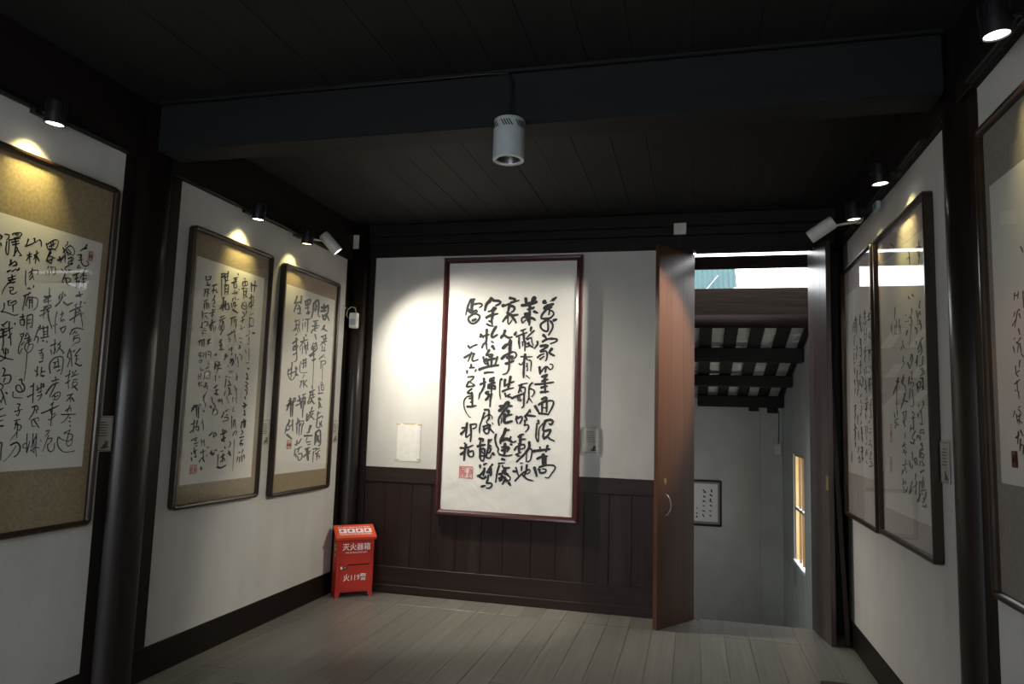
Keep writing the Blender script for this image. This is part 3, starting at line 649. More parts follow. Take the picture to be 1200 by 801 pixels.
'three': '''
21 5516 2502 5555 2502 5630 2540;16 5551 2534 5559 2469;17 5507 2468 5596 2488;14 5536 2440 5554 2397;16 5600 2456 5592 2408;
14 5632 2520 5624 2473 5601 2449;16 5614 2445 5659 2405;13 5538 2427 5625 2466;13 5580 2400 5551 2429;13 5579 2354 5563 2326 5539 2310;
14 5556 2325 5637 2309;10 5533 2250 5583 2263 5620 2281;10 5558 2253 5588 2218 5529 2175;10 5587 2231 5637 2250;10 5608 2272 5614 2221;
10 5551 2201 5640 2224;9 5590 2205 5619 2182;15 5377 2505 5372 2441 5354 2387;15 5376 2512 5446 2555 5466 2494 5461 2429 5494 2417;
10 5400 2522 5440 2496 5394 2470;10 5414 2511 5409 2446;9 5395 2457 5455 2479;11 5394 2364 5467 2381;10 5419 2358 5415 2287;10 5374 2320 5496 2343;
9 5444 2362 5436 2316;10 5369 2263 5390 2291 5474 2321;10 5413 2300 5440 2284;11 5431 2257 5454 2215;9 5384 2132 5414 2185;9 5428 2174 5464 2191;
10 5451 2190 5482 2142;9 5407 2147 5467 2166;15 5244 2509 5260 2474;12 5244 2509 5312 2539 5325 2529 5305 2494 5247 2478;
11 5277 2527 5292 2454 5290 2422;11 5250 2453 5308 2469;16 5279 2414 5313 2432 5303 2411;7 5221 2356 5228 2344;7 5224 2325 5225 2270;
10 5261 2361 5343 2379;8 5264 2337 5262 2299;10 5302 2367 5303 2261;11 5282 2236 5289 2222;11 5213 2169 5316 2200;10 5255 2211 5259 2181;
9 5248 2173 5217 2139 5196 2119;9 5272 2170 5278 2115;10 5318 2181 5326 2113;9 5286 2146 5321 2156;12 5114 2530 5096 2490 5077 2463;
13 5087 2470 5153 2487 5186 2505;13 5181 2542 5177 2479;11 5111 2462 5079 2396;13 5145 2461 5170 2441 5169 2404;11 5126 2428 5170 2441;
13 5141 2393 5186 2400;8 5105 2321 5181 2350;8 5114 2340 5116 2316;8 5172 2330 5166 2280;8 5119 2293 5163 2305;8 5091 2246 5132 2276 5160 2237;
8 5128 2312 5124 2251;9 5166 2280 5186 2252;8 5128 2215 5149 2229;13 5092 2144 5166 2183;12 5142 2192 5149 2132;11 5127 2130 5097 2096;
13 5106 2115 5172 2134;12 5150 2126 5153 2096;8 5562 2173 5566 2135;8 5602 2165 5606 2126;9 5554 2127 5618 2140;9 5525 2053 5560 2082;
9 5597 2099 5561 2070;8 5612 2081 5625 2075;9 5552 2036 5629 2049 5632 2023 5593 2014;9 5559 2031 5560 1972;6 5587 2013 5598 1865;
13 5361 2070 5419 2101 5477 2139;11 5414 2145 5439 2033;11 5392 2124 5451 2143;11 5374 2065 5445 2091;15 5414 2034 5462 2051;
6 5433 2033 5438 1938 5440 1818;11 5113 2114 5168 2126;10 5104 2089 5169 2114;10 5109 2053 5162 2076;10 5144 2129 5166 2040 5158 2009 5126 1997;
7 5215 2112 5205 2099;7 5246 2140 5243 2072;10 5293 2145 5307 2078;9 5261 2018 5318 2035;9 5271 2031 5279 1958;9 5305 2040 5314 1967;
9 5252 1993 5321 2011;7 5267 1963 5300 1984;7 5233 2009 5221 1960 5238 1918 5342 1928;10 5099 1992 5098 1950 5058 1917;
8 5056 1935 5050 1893 5099 1849 5152 1876 5168 1925;10 5072 1895 5157 1924;8 5099 1944 5098 1861;11 5164 1961 5172 1889;13 5188 1899 5201 1891;
10 5154 1948 5189 1945;7 5298 1904 5277 1878;9 5240 1845 5268 1853;9 5268 1853 5240 1796;8 5291 1860 5298 1799;8 5338 1863 5305 1836;
9 5294 1835 5356 1808;9 5573 1857 5612 1853;9 5545 1824 5558 1767;9 5575 1838 5627 1841;8 5589 1832 5593 1794 5632 1796 5615 1834;
12 5546 1760 5622 1769;11 5434 1818 5443 1793;11 5397 1766 5480 1789;11 5420 1773 5385 1666;11 5446 1768 5464 1719;10 5424 1742 5485 1751;
10 5427 1717 5487 1732;13 5428 1711 5482 1669;12 5237 1729 5267 1663 5283 1627;11 5219 1686 5285 1712;11 5293 1737 5339 1751;11 5307 1725 5280 1651;
10 5297 1707 5343 1714;11 5331 1720 5338 1659;11 5086 1682 5127 1701;11 5105 1706 5122 1653;11 5078 1652 5130 1683;10 5160 1708 5155 1654;
10 5161 1702 5182 1709 5185 1685 5163 1678;23 5564 1716 5590 1710;12 5568 1684 5596 1659;12 5061 1645 5133 1667;12 5095 1666 5065 1605;
12 5119 1681 5127 1559;11 5150 1682 5152 1559;10 5122 1654 5161 1648;11 5111 1532 5104 1484;10 5124 1525 5080 1484 5062 1424;10 5117 1478 5165 1498;
11 5161 1532 5172 1443;12 5083 1451 5132 1464;16 5093 1417 5166 1382;11 5199 1649 5249 1664;11 5273 1685 5285 1637;11 5319 1687 5308 1616 5308 1553;
10 5237 1546 5240 1518 5210 1498;10 5241 1511 5225 1477;10 5232 1477 5238 1422;10 5253 1518 5292 1525;10 5264 1532 5272 1408;10 5294 1505 5271 1477;
10 5305 1525 5338 1526;10 5333 1512 5322 1491;10 5321 1498 5311 1477 5305 1414;10 5223 1333 5298 1359;10 5245 1367 5249 1326;10 5309 1379 5274 1339;
10 5253 1298 5329 1316;10 5227 1299 5220 1245;10 5244 1257 5248 1230;10 5290 1311 5269 1270;11 5284 1256 5329 1261 5340 1226 5290 1204 5272 1243;
13 5379 1582 5379 1526 5423 1554;11 5433 1590 5383 1547;11 5455 1641 5432 1597;11 5418 1597 5487 1612;11 5475 1591 5423 1554;11 5436 1569 5502 1537;
20 5446 1483 5423 1441;17 5359 1403 5483 1404;11 5397 1427 5438 1434;9 5402 1385 5385 1357;11 5399 1349 5461 1355;11 5422 1328 5463 1334;
14 5386 1294 5453 1306;13 5366 1232 5417 1257 5470 1277;21 5414 1286 5437 1200;13 5418 1250 5458 1256;11 5382 1674 5380 1689;11 5422 1690 5410 1668;
11 5435 1690 5494 1674;11 5563 1694 5571 1629;11 5583 1651 5620 1644;11 5547 1584 5603 1600;11 5559 1606 5550 1555;10 5538 1541 5636 1571 5639 1549;
11 5553 1534 5545 1476 5603 1475 5591 1519;10 5626 1527 5615 1497;11 5614 1505 5640 1475;16 5537 1425 5534 1325;
15 5537 1425 5607 1446 5628 1329 5593 1316;23 5554 1403 5604 1344;13 5546 1346 5597 1403;11 5510 1289 5581 1294 5541 1267;10 5520 1268 5516 1182;
10 5582 1287 5625 1293;10 5558 1245 5626 1278;10 5557 1252 5616 1242;11 5574 1230 5618 1228;10 5587 1244 5578 1193;11 5625 1227 5620 1206;''',
'two': '''
13 4493 2505 4563 2511;10 4536 2542 4533 2463;11 4491 2519 4499 2457;8 4481 2404 4526 2426 4532 2371;8 4496 2379 4476 2347;8 4489 2342 4533 2364;
8 4501 2436 4513 2332;6 4506 2289 4540 2301;6 4497 2267 4505 2204;6 4498 2260 4544 2266 4551 2211;6 4494 2196 4551 2211;8 4408 2538 4420 2533;
8 4390 2506 4444 2524;8 4390 2506 4393 2479 4448 2497 4445 2517;8 4416 2519 4420 2491;8 4405 2468 4414 2393;8 4384 2457 4416 2470;
8 4428 2465 4451 2469;8 4420 2443 4452 2455;8 4422 2422 4458 2407;8 4441 2453 4435 2404;8 4407 2357 4400 2321 4456 2323 4439 2369 4407 2357;
8 4419 2345 4443 2335;8 4414 2296 4439 2272 4408 2254;8 4458 2310 4450 2280;7 4400 2225 4442 2245;8 4419 2248 4423 2214;7 4395 2169 4449 2190;
7 4403 2198 4419 2159;9 4328 2556 4335 2544;9 4289 2514 4331 2529;9 4301 2503 4322 2514;11 4267 2476 4324 2500;
8 4292 2488 4297 2448 4328 2460 4314 2485;9 4301 2414 4310 2430;9 4322 2418 4343 2429;9 4352 2447 4358 2442;7 4280 2404 4344 2415;
8 4295 2372 4287 2351;8 4315 2383 4328 2365;8 4349 2375 4360 2377;8 4278 2336 4292 2304;8 4308 2348 4301 2319 4343 2333;8 4319 2349 4324 2309;
15 4304 2293 4355 2280;9 4279 2228 4341 2251;8 4300 2238 4295 2183;8 4322 2234 4325 2201;8 4344 2231 4350 2177;9 4331 2154 4344 2136;
13 4154 2494 4184 2510;10 4152 2513 4182 2526 4191 2488;9 4185 2494 4224 2521;9 4193 2522 4212 2532;9 4221 2548 4217 2493;9 4196 2489 4201 2450;
9 4198 2476 4228 2489;9 4196 2449 4203 2383;9 4202 2443 4232 2456 4234 2389;7 4156 2481 4169 2364;8 4204 2424 4224 2427;8 4206 2404 4227 2408;
12 4181 2353 4201 2363;10 4192 2348 4191 2268;8 4159 2277 4246 2331;10 4214 2339 4220 2286 4261 2293 4247 2324;8 4167 2298 4206 2317;
12 4176 2220 4215 2239;10 4168 2199 4227 2227;8 4179 2194 4165 2140;9 4198 2203 4196 2131;9 4209 2198 4220 2147;12 4072 2419 4110 2436;
8 4066 2385 4114 2401;8 4083 2408 4078 2368;8 4105 2392 4117 2381 4126 2389;8 4099 2359 4092 2338 4074 2315;8 4092 2331 4104 2314 4086 2298;
8 4088 2285 4108 2282;8 4081 2258 4110 2263;8 4055 2228 4112 2250;8 4091 2260 4087 2207;8 4076 2218 4104 2229;10 4064 2152 4119 2186;
9 4088 2194 4087 2117;8 4102 2158 4117 2114;9 3998 2469 4001 2444 4038 2458 4046 2479 4018 2467;8 4012 2433 4024 2416 4042 2426;8 4005 2412 4043 2413;
8 3989 2378 4036 2393;8 4000 2373 3994 2334;8 4010 2369 4040 2361;8 4027 2385 4023 2332;8 3998 2303 4034 2321;8 4000 2290 4004 2252;
8 4018 2299 4032 2257;8 4037 2296 4051 2266;8 3987 2231 3992 2187;8 4007 2221 4045 2233;8 4018 2210 4044 2195;8 3995 2162 3990 2124;
8 4014 2165 4042 2175 4045 2150 4017 2140;8 4010 2113 4039 2111;7 3976 2127 4033 2128;7 3994 2135 4011 2074;7 3999 2092 4037 2096;
7 3968 2032 4032 2058;7 3985 2046 3980 2008;7 4005 2042 4009 2005;7 4023 2050 4028 2006;7 3977 1957 4023 1968;7 3978 1945 4016 1942;
7 3995 1965 3999 1928;7 4033 1963 4026 1937;7 3992 1909 4019 1917 4012 1898;7 3993 1896 4012 1898;7 4006 1872 4018 1848 4045 1856;
7 3993 1821 3997 1784;7 3994 1809 4031 1817;7 4020 1829 4015 1791;7 4000 1759 4036 1774;7 4008 1772 4011 1741;7 4028 1755 4039 1749;
10 4049 2156 4079 2147;9 4069 2152 4082 2121;10 4062 2048 4089 2064;9 4064 2029 4092 2039;9 4070 2056 4064 2023;7 4051 1971 4056 1933;
7 4070 1973 4099 1982 4103 1944;7 4072 1960 4092 1955;7 4077 1916 4090 1885 4072 1871;7 4064 1864 4101 1873;7 4057 1838 4052 1794;
7 4066 1839 4104 1848 4110 1797;7 4078 1821 4097 1822;7 4071 1801 4100 1797;13 4075 1763 4084 1770;9 4058 1744 4096 1752;8 4074 1776 4068 1738;
8 4088 1739 4099 1727;8 4057 1674 4091 1713;8 4074 1688 4059 1656;8 4128 2153 4131 2128;10 4187 2168 4181 2134;9 4211 2144 4185 2102;
14 4199 2070 4181 2049;16 4190 2056 4208 2038 4188 2030;12 4197 2037 4206 2005 4186 2000;8 4212 2003 4237 2009;13 4151 1961 4159 1971;
10 4156 1916 4152 1864;10 4176 1918 4168 1898;10 4196 1919 4190 1880;10 4169 1891 4218 1902;10 4181 1873 4221 1876;9 4189 1886 4175 1840;
7 4166 1826 4170 1788;7 4207 1822 4213 1810;11 4166 1742 4193 1763;10 4178 1724 4207 1732;13 4175 1704 4211 1699;9 4187 1731 4192 1692;
12 4215 1661 4235 1668;11 4267 2111 4327 2142;9 4306 2143 4313 2130;8 4279 2099 4281 2080 4301 2089;8 4287 2070 4298 2072;9 4298 2021 4289 2007;
11 4319 2030 4317 2003;13 4261 1978 4255 1944;7 4245 1937 4283 1973;8 4323 1990 4325 1977;11 4339 1952 4310 1922;10 4312 1949 4351 1939 4333 1904;
8 4291 1901 4302 1895;8 4306 1862 4349 1865 4318 1850;9 4279 1824 4289 1828;9 4316 1823 4327 1823;9 4314 1796 4339 1764;8 4281 1807 4277 1748;
9 4307 1763 4337 1777;12 4319 1750 4333 1724 4320 1697;7 4273 1695 4285 1728;9 4345 1711 4356 1705;7 4343 2195 4346 2168;7 4340 2127 4357 2075;
7 4397 2107 4431 2104;7 4411 2081 4424 2069;12 4403 2053 4416 2040 4395 2031;7 4367 1988 4372 1948;7 4411 1992 4440 1981 4437 1953;
7 4391 1970 4408 1917;7 4404 1906 4410 1903;7 4393 1855 4393 1807;7 4407 1835 4404 1808;7 4382 1766 4396 1733;7 4405 1754 4413 1680;
6 4498 2216 4546 2208;15 4551 2160 4575 2163;6 4473 2129 4517 2149;6 4503 2175 4517 2156;6 4491 2076 4515 2071;6 4508 2127 4514 2078;
6 4518 2044 4528 1954;6 4473 2032 4488 2006;6 4496 1938 4530 1940;14 4523 1898 4540 1899;11 4510 1863 4525 1836 4516 1815;10 4508 1828 4538 1823;
10 4506 1800 4536 1788 4503 1773;10 4515 1773 4535 1747;10 4507 1745 4531 1733 4523 1705;10 4513 1691 4520 1677;12 4509 1693 4517 1679;
12 4503 1649 4528 1635 4507 1613;12 4493 1627 4540 1636;11 4514 1599 4525 1563 4506 1570;10 4494 1519 4488 1469;10 4516 1534 4523 1476;
10 4495 1512 4536 1520;10 4535 1527 4535 1476;10 4501 1455 4515 1440 4493 1426;10 4483 1405 4530 1411;10 4498 1383 4521 1390;
10 4488 1362 4524 1361 4514 1347;10 4498 1376 4496 1348;9 4529 1318 4520 1290;10 4484 1298 4495 1305;9 4476 1270 4468 1236;9 4499 1269 4497 1234;
9 4522 1276 4527 1233;9 4545 1282 4554 1253;6 4370 1688 4374 1653;6 4405 1682 4420 1647;6 4389 1618 4381 1589 4404 1590;8 4374 1554 4384 1470;
8 4400 1526 4400 1477;8 4410 1533 4429 1470;8 4401 1421 4420 1449 4443 1448 4434 1427;5 4421 1392 4429 1175;8 4371 1379 4384 1365 4365 1338;
8 4359 1296 4380 1309 4394 1281;8 4367 1317 4383 1282;14 4219 1652 4240 1659;8 4303 1685 4330 1644;8 4250 1670 4264 1636;10 4282 1581 4274 1553;
10 4264 1546 4273 1560;9 4303 1588 4334 1603;9 4317 1561 4327 1568;9 4297 1546 4330 1547 4332 1526 4278 1519;8 4284 1464 4288 1429;
9 4307 1457 4300 1422;9 4318 1457 4331 1443;8 4266 1430 4331 1443;11 4301 1415 4309 1388;10 4281 1395 4324 1408;9 4282 1388 4316 1381;
9 4320 1346 4327 1332;9 4301 1319 4280 1313;9 4314 1298 4285 1272;10 4295 1278 4326 1291;10 4306 1278 4310 1244;9 4317 1271 4336 1249;
9 4288 1245 4308 1257;14 4259 1212 4293 1204 4346 1218;8 4255 1294 4258 1219;7 4142 1680 4157 1640;11 4139 1619 4145 1606;
8 4168 1640 4192 1613 4174 1586;8 4204 1600 4218 1573 4187 1559;7 4171 1606 4166 1559;11 4151 1425 4179 1448;10 4191 1437 4194 1410;
9 4201 1444 4223 1430 4204 1417;10 4235 1328 4215 1322;16 4180 1310 4197 1296 4211 1309;8 4183 1324 4186 1297;8 4139 1345 4149 1351;
8 4135 1292 4145 1298;8 4061 1677 4075 1637;8 4085 1638 4088 1611;8 4035 1636 4047 1623;8 4070 1591 4082 1578;7 4067 1531 4065 1505 4080 1512;
7 4074 1518 4085 1465;7 4072 1400 4082 1360;7 4098 1399 4107 1359;7 4084 1386 4099 1386;9 4072 1314 4121 1326;9 4095 1333 4106 1280;
8 4069 1256 4086 1281;11 4096 1281 4108 1267 4120 1253;8 4088 1222 4090 1202 4104 1215;10 3961 1602 4017 1623;9 3978 1622 3972 1589;
9 3997 1622 4011 1544;9 4019 1610 4027 1538;8 4035 1636 4028 1616;8 3962 1595 3954 1576;9 3963 1498 4000 1511;9 3989 1524 3989 1447;
8 3960 1447 3995 1472;9 4019 1524 4013 1485;9 4004 1479 4033 1485 4036 1459 4011 1466;8 3975 1395 4003 1408;8 4004 1395 4031 1413;
8 4012 1414 4024 1388;8 4006 1375 4045 1381;8 4018 1362 4037 1361;8 4003 1324 4040 1335;8 4009 1349 4014 1310;8 4021 1329 4032 1284;
8 3984 1318 3995 1305;8 3988 1286 3995 1266;8 4016 1291 4041 1290;''',
'four': '''
5 5057 2395 5058 2380;7 5127 2343 5061 2357;7 5093 2362 5098 2308;7 5129 2320 5048 2316;7 5072 2234 5123 2217;7 5123 2210 5045 2185;
6 5074 2219 5093 2183;8 5132 2117 5052 2116;7 5118 2100 5084 2112 5120 2069;7 5096 2055 5084 2050;7 5143 2009 5061 2018;
7 5095 1997 5046 2009 5066 1972;7 5162 1979 5114 1968;7 5134 1923 5070 1927;8 5118 1930 5138 1885 5073 1896;7 5122 1884 5126 1845;
7 5242 2376 5174 2374;7 5206 2395 5212 2332;6 5245 2352 5176 2350;6 5248 2321 5232 2302;6 5179 2319 5198 2298;6 5235 2271 5245 2168;
6 5167 2270 5194 2170;6 5221 2237 5188 2233;6 5225 2198 5191 2194;7 5230 2142 5195 2155;7 5249 2120 5181 2122;7 5236 2079 5201 2092;
6 5214 2133 5239 2048;7 5261 2002 5248 1953;6 5209 2014 5196 1966;6 5264 1970 5211 1983;7 5234 1929 5221 1881;7 5256 1867 5187 1887;
7 5367 2370 5313 2370;7 5347 2392 5370 2338;7 5390 2324 5317 2330;7 5369 2354 5323 2266;7 5363 2222 5350 2171;7 5328 2217 5338 2105;
7 5387 2159 5315 2159;7 5374 2108 5340 2089;7 5378 2060 5341 2073;7 5399 2037 5327 2039;6 5361 2058 5385 1995;7 5404 1980 5349 1992;
6 5352 1960 5301 1941 5323 1894;7 5390 1938 5412 1899;7 5392 1914 5341 1887;8 5535 2377 5441 2372;8 5495 2397 5525 2283;7 5459 2375 5469 2267;
8 5556 2363 5582 2298;7 5540 2327 5464 2325;8 5526 2266 5567 2245;7 5549 2234 5553 2192;7 5574 2169 5517 2163;7 5477 2184 5462 2150;
7 5557 2142 5581 2093;7 5482 2135 5505 2087;7 5584 2068 5526 2072;7 5568 2033 5553 1990;7 5475 2009 5501 1936;7 5576 1949 5541 1905;
7 5463 1942 5451 1868;7 5083 1795 5121 1727;6 5134 1758 5070 1756;7 5105 1727 5094 1673 5141 1681;7 5161 1643 5127 1658;6 5133 1605 5101 1598;
7 5152 1574 5103 1582;6 5124 1529 5157 1513;7 5175 1497 5126 1506 5097 1485;7 5115 1454 5151 1415;7 5168 1406 5104 1409;7 5137 1393 5092 1372;
8 5172 1357 5076 1369;6 5222 1870 5209 1838;6 5195 1806 5230 1792;7 5249 1769 5181 1775;7 5216 1760 5237 1714;7 5253 1729 5202 1736;
7 5255 1706 5242 1667;6 5257 1682 5206 1690;6 5263 1620 5252 1557;6 5213 1620 5217 1573;6 5236 1550 5238 1527;6 5275 1495 5223 1511;
6 5262 1448 5282 1416;6 5244 1464 5231 1426;6 5268 1386 5236 1372;7 5401 1821 5345 1843;6 5385 1797 5370 1772;6 5371 1756 5356 1731 5392 1724;
7 5413 1692 5358 1715;7 5401 1635 5364 1651;8 5385 1611 5355 1556;7 5369 1596 5390 1563;10 5373 1548 5359 1516;9 5398 1475 5347 1461;
9 5401 1443 5347 1453;8 5363 1476 5388 1396;8 5352 1405 5372 1381;7 5543 1885 5565 1852;7 5469 1873 5492 1833;8 5593 1761 5516 1768;
8 5555 1760 5578 1719;8 5560 1710 5583 1669;7 5486 1693 5492 1635;7 5586 1635 5571 1594;9 5588 1619 5532 1602;8 5609 1594 5554 1569;
8 5573 1569 5597 1519;8 5579 1503 5583 1469;7 5479 1578 5466 1522;7 5470 1473 5511 1431;7 5515 1390 5458 1409 5444 1369 5498 1374;''',
'five': '''
5 3998 2570 3986 2511;5 4037 2545 3966 2534;5 4020 2530 3989 2478;5 4177 2568 4154 2510;5 4212 2523 4172 2525 4157 2476;4 3987 2500 4010 2449;
7 4202 2316 4184 2301;6 4134 2316 4107 2299;5 4533 2691 4466 2656;6 4002 2259 4023 2229 3996 2225;6 4069 2219 4063 2185;6 4034 2203 4057 2156;
6 4016 2206 4000 2187;7 4020 2162 3997 2126 4007 2111;7 4096 2134 4070 2119 4081 2098;6 4058 2145 4022 2146;8 3977 2066 4031 2048 4062 2013;
7 4014 2046 4001 1996 4038 1983;7 4054 2001 4026 2009;6 4085 2060 4086 2043;7 4074 1986 4088 1932;6 4105 1950 4084 1971;6 3986 1973 3999 1931;
7 4043 1929 3982 1932;8 4027 1911 3992 1914 4012 1888;6 3984 1903 3977 1886;6 4030 1879 3977 1886;7 4088 1844 4042 1852;6 3997 1866 3991 1839;
6 4261 2225 4252 2218;6 4265 2191 4255 2186;6 4225 2185 4205 2185;6 4151 2243 4144 2219 4183 2208;6 4204 2200 4165 2200 4159 2159 4198 2164;
4 4159 2159 4196 2083 4220 2040;9 4240 2135 4262 2114;6 4175 2001 4207 1964;7 4175 2001 4158 1977 4190 1946 4229 1943;7 4247 1962 4220 1931 4191 1935;
6 4184 1911 4180 1888;7 4225 1886 4238 1852 4199 1856;5 4336 2094 4328 2069;5 4372 2044 4328 2069 4309 2049;5 4324 2004 4337 1975;
5 4372 1942 4307 1967;5 4347 1982 4307 1967;6 4334 1904 4358 1865;6 4378 1872 4315 1886;6 4467 2299 4485 2228;6 4544 2211 4558 2188 4527 2146;
6 4477 2196 4493 2154 4438 2142;5 4441 2222 4459 2150;6 4387 2220 4396 2130;5 4369 2181 4363 2133;7 4441 1893 4465 1865;6 4486 1878 4432 1869;
8 4032 1867 3997 1860;8 4089 1832 4083 1799;7 4106 1839 4055 1814;7 4034 1846 4045 1819;8 4018 1823 3985 1811 4020 1807;8 3997 1865 3993 1811;
5 4072 1733 4082 1717;6 4008 1748 3996 1731 4039 1705;6 4048 1706 4086 1674;6 4039 1700 4029 1630;7 4063 1636 4024 1630;6 4103 1685 4087 1663;
7 4005 1604 4058 1603 4068 1587 4007 1593 4008 1582;7 4114 1575 4125 1559;7 4096 1576 4071 1554 4060 1576;6 4047 1539 4033 1502 4067 1512;
7 4077 1500 4089 1468;6 4069 1490 4018 1481 4038 1454;6 4235 1880 4249 1841;6 4186 1888 4179 1865;5 4220 1839 4170 1854 4153 1836 4192 1827;
6 4221 1822 4237 1766;6 4184 1815 4164 1730 4221 1729;7 4186 1697 4150 1680;7 4199 1664 4142 1669;6 4222 1624 4244 1590;7 4178 1675 4176 1602;
6 4223 1607 4165 1619;7 4149 1597 4208 1563 4172 1552;7 4183 1530 4240 1540 4221 1529;7 4162 1553 4193 1530;7 4216 1484 4209 1457;
7 4182 1453 4144 1460;6 4335 1892 4379 1865 4319 1844;6 4359 1852 4336 1880;6 4309 1844 4302 1809;8 4313 1800 4347 1764 4404 1718;
8 4337 1761 4267 1753;7 4375 1694 4302 1705;7 4355 1688 4339 1641;6 4303 1699 4317 1653;7 4369 1653 4331 1618;5 4344 1583 4337 1555;
6 4393 1507 4349 1537;6 4361 1519 4332 1503;6 4374 1496 4335 1468;8 4441 1893 4466 1858;7 4486 1877 4421 1868;8 4466 1858 4512 1836 4562 1795;
6 4478 1847 4491 1714;7 4537 1696 4529 1666;7 4480 1708 4483 1678;7 4530 1654 4463 1665;7 4543 1642 4487 1642;7 4499 1630 4455 1630;
6 4534 1611 4510 1636;6 4216 1484 4211 1445;7 4269 1437 4253 1404;7 4271 1420 4224 1400 4213 1423;7 4182 1447 4157 1420;6 4144 1459 4128 1433;
6 4164 1442 4120 1422;6 4065 1533 4024 1507 4086 1500;6 4077 1495 4098 1461;6 4051 1490 4072 1463 4027 1470;6 4082 1446 4085 1419;
6 4056 1447 4014 1428 4058 1426;8 4079 1390 4017 1405;6 4037 1369 4048 1352;6 4093 1338 4022 1354;6 4101 1343 4120 1239;6 4057 1346 4069 1308;
6 4031 1343 4043 1310;6 4079 1297 3992 1310;6 4072 1287 4038 1279;6 4128 1249 4090 1280;6 4148 1236 4118 1261;8 4002 1298 4013 1271 4059 1240;
6 4047 1268 4032 1248;8 4060 1224 4009 1225 4007 1240;6 4161 1376 4174 1343;6 4231 1333 4286 1267 4296 1260;6 4276 1268 4215 1307;
7 4156 1339 4172 1272;6 4196 1308 4139 1329;6 4393 1512 4330 1525;6 4386 1477 4333 1497;6 4324 1486 4346 1467;6 4405 1383 4419 1353;
6 4338 1439 4351 1410;6 4362 1403 4325 1371;6 4403 1407 4310 1418;6 4418 1359 4363 1392;6 4400 1332 4392 1303;6 4413 1302 4350 1324 4351 1307;
6 4394 1292 4386 1269;6 4355 1266 4312 1298;6 4396 1263 4376 1259;''',
'six': '''
4 2840 2259 2824 2234;4 2904 2104 2913 2079;4 2874 2104 2882 2079;4 2899 2093 2875 2094;4 2838 2098 2838 2040;4 2880 2041 2869 2034;
4 2911 2035 2919 2020;4 2935 1989 2908 2007;4 2887 2036 2917 1981;4 2876 2024 2866 2006;4 2887 1972 2877 1949;4 2927 1939 2915 1943;
4 2873 1938 2905 1920;4 2936 1913 2926 1890;4 2910 1926 2893 1919 2902 1888;4 2881 1918 2872 1885;4 2873 1880 2856 1868;4 2887 1859 2895 1833;
4 2925 1841 2922 1809;4 2896 1823 2922 1814 2904 1802;5 2938 1777 2894 1791;4 2918 1787 2916 1750;4 2934 1756 2928 1750;4 2910 1749 2907 1723;
4 2903 1696 2916 1691;4 2947 1681 2962 1660;4 2936 1670 2927 1638;4 2916 1686 2888 1670;4 2931 1660 2895 1665;4 2906 1670 2916 1633;
5 2926 1649 2891 1638;6 2945 1585 2920 1596;5 2924 1607 2935 1564;5 2906 1612 2890 1592;5 2909 1581 2919 1539;5 2911 1560 2888 1560 2897 1529;''',
'far': '''
18 247 711 253 679;18 234 646 260 628;17 241 589 228 563 253 551;17 235 505 253 494;14 228 435 247 423;14 228 371 247 353;15 140 705 172 675 146 673;
17 147 622 165 610;18 140 558 165 553;13 140 494 159 488;13 134 429 166 418;13 134 378 153 341;10 59 463 59 450;15 52 392 65 387;17 53 348 65 336;''',
}


# ------------------------------------------------------------------ the room
# floor: a base slab with dusty joints, boards on it
floor = struct(box('floor', (XL - 0.2, XR + 0.2, YF - 0.2, 6.30, -0.12, -0.012), 'floor_gap'))
BW = 0.1787
x = XL - 0.02
rnd = random.Random(3)
while x < XR:
    cuts = [YF, rnd.uniform(0.2, 1.6), rnd.uniform(2.4, 4.4), 5.86, 6.33]
    for a, b_ in zip(cuts, cuts[1:]):
        x1 = min(x + BW, XR + 0.02)
        dz = rnd.uniform(-0.0008, 0.0)
        y1 = b_ if b_ < 6.3 or (-0.0 < x < 0.93) else 6.19
        g = 0.0011
        box('floorboard', (x + g, x1 - g, a + 0.002, y1 - 0.002, -0.02, dz), 'floor_wood', floor, 0.0015)
    x += BW

# ceiling: painted boards running front to back
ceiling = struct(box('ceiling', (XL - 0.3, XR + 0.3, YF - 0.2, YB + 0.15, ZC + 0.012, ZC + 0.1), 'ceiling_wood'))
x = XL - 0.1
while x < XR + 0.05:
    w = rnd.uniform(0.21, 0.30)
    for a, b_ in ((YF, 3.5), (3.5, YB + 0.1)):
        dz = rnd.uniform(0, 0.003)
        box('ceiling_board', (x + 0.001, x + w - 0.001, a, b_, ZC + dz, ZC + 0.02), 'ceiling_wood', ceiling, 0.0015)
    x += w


def side_wall(name, xs, sgn, bays):
    """sgn: +1 when the room lies towards +x of the wall face"""
    def bx(n, d0, d1, y0, y1, z0, z1, mat, parent, bev=0.0):
        a, b_ = xs + sgn * d0, xs + sgn * d1
        return box(n, (min(a, b_), max(a, b_), y0, y1, z0, z1), mat, parent, bev)
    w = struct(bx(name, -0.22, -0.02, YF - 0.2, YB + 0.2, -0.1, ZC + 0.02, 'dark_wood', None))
    for (y0, y1) in bays:
        bx('plaster_panel', -0.02, 0.0, y0, y1, ZB, ZT, 'plaster', w)
    side = name.split('_')[1]
    bb = struct(bx('baseboard_' + side, -0.02, 0.006, YF, YB, 0.0, ZB, 'dark_wood', None, 0.004))
    return w, bx


BAYS = [(0.75, 3.27), (3.73, 5.98)]
wall_left, bxl = side_wall('wall_left', XL, 1, [(-1.55, 0.35)] + BAYS)
wall_right, bxr = side_wall('wall_right', XR, -1, [(-1.55, 0.35), (0.75, 3.236), (3.66, 5.84)])
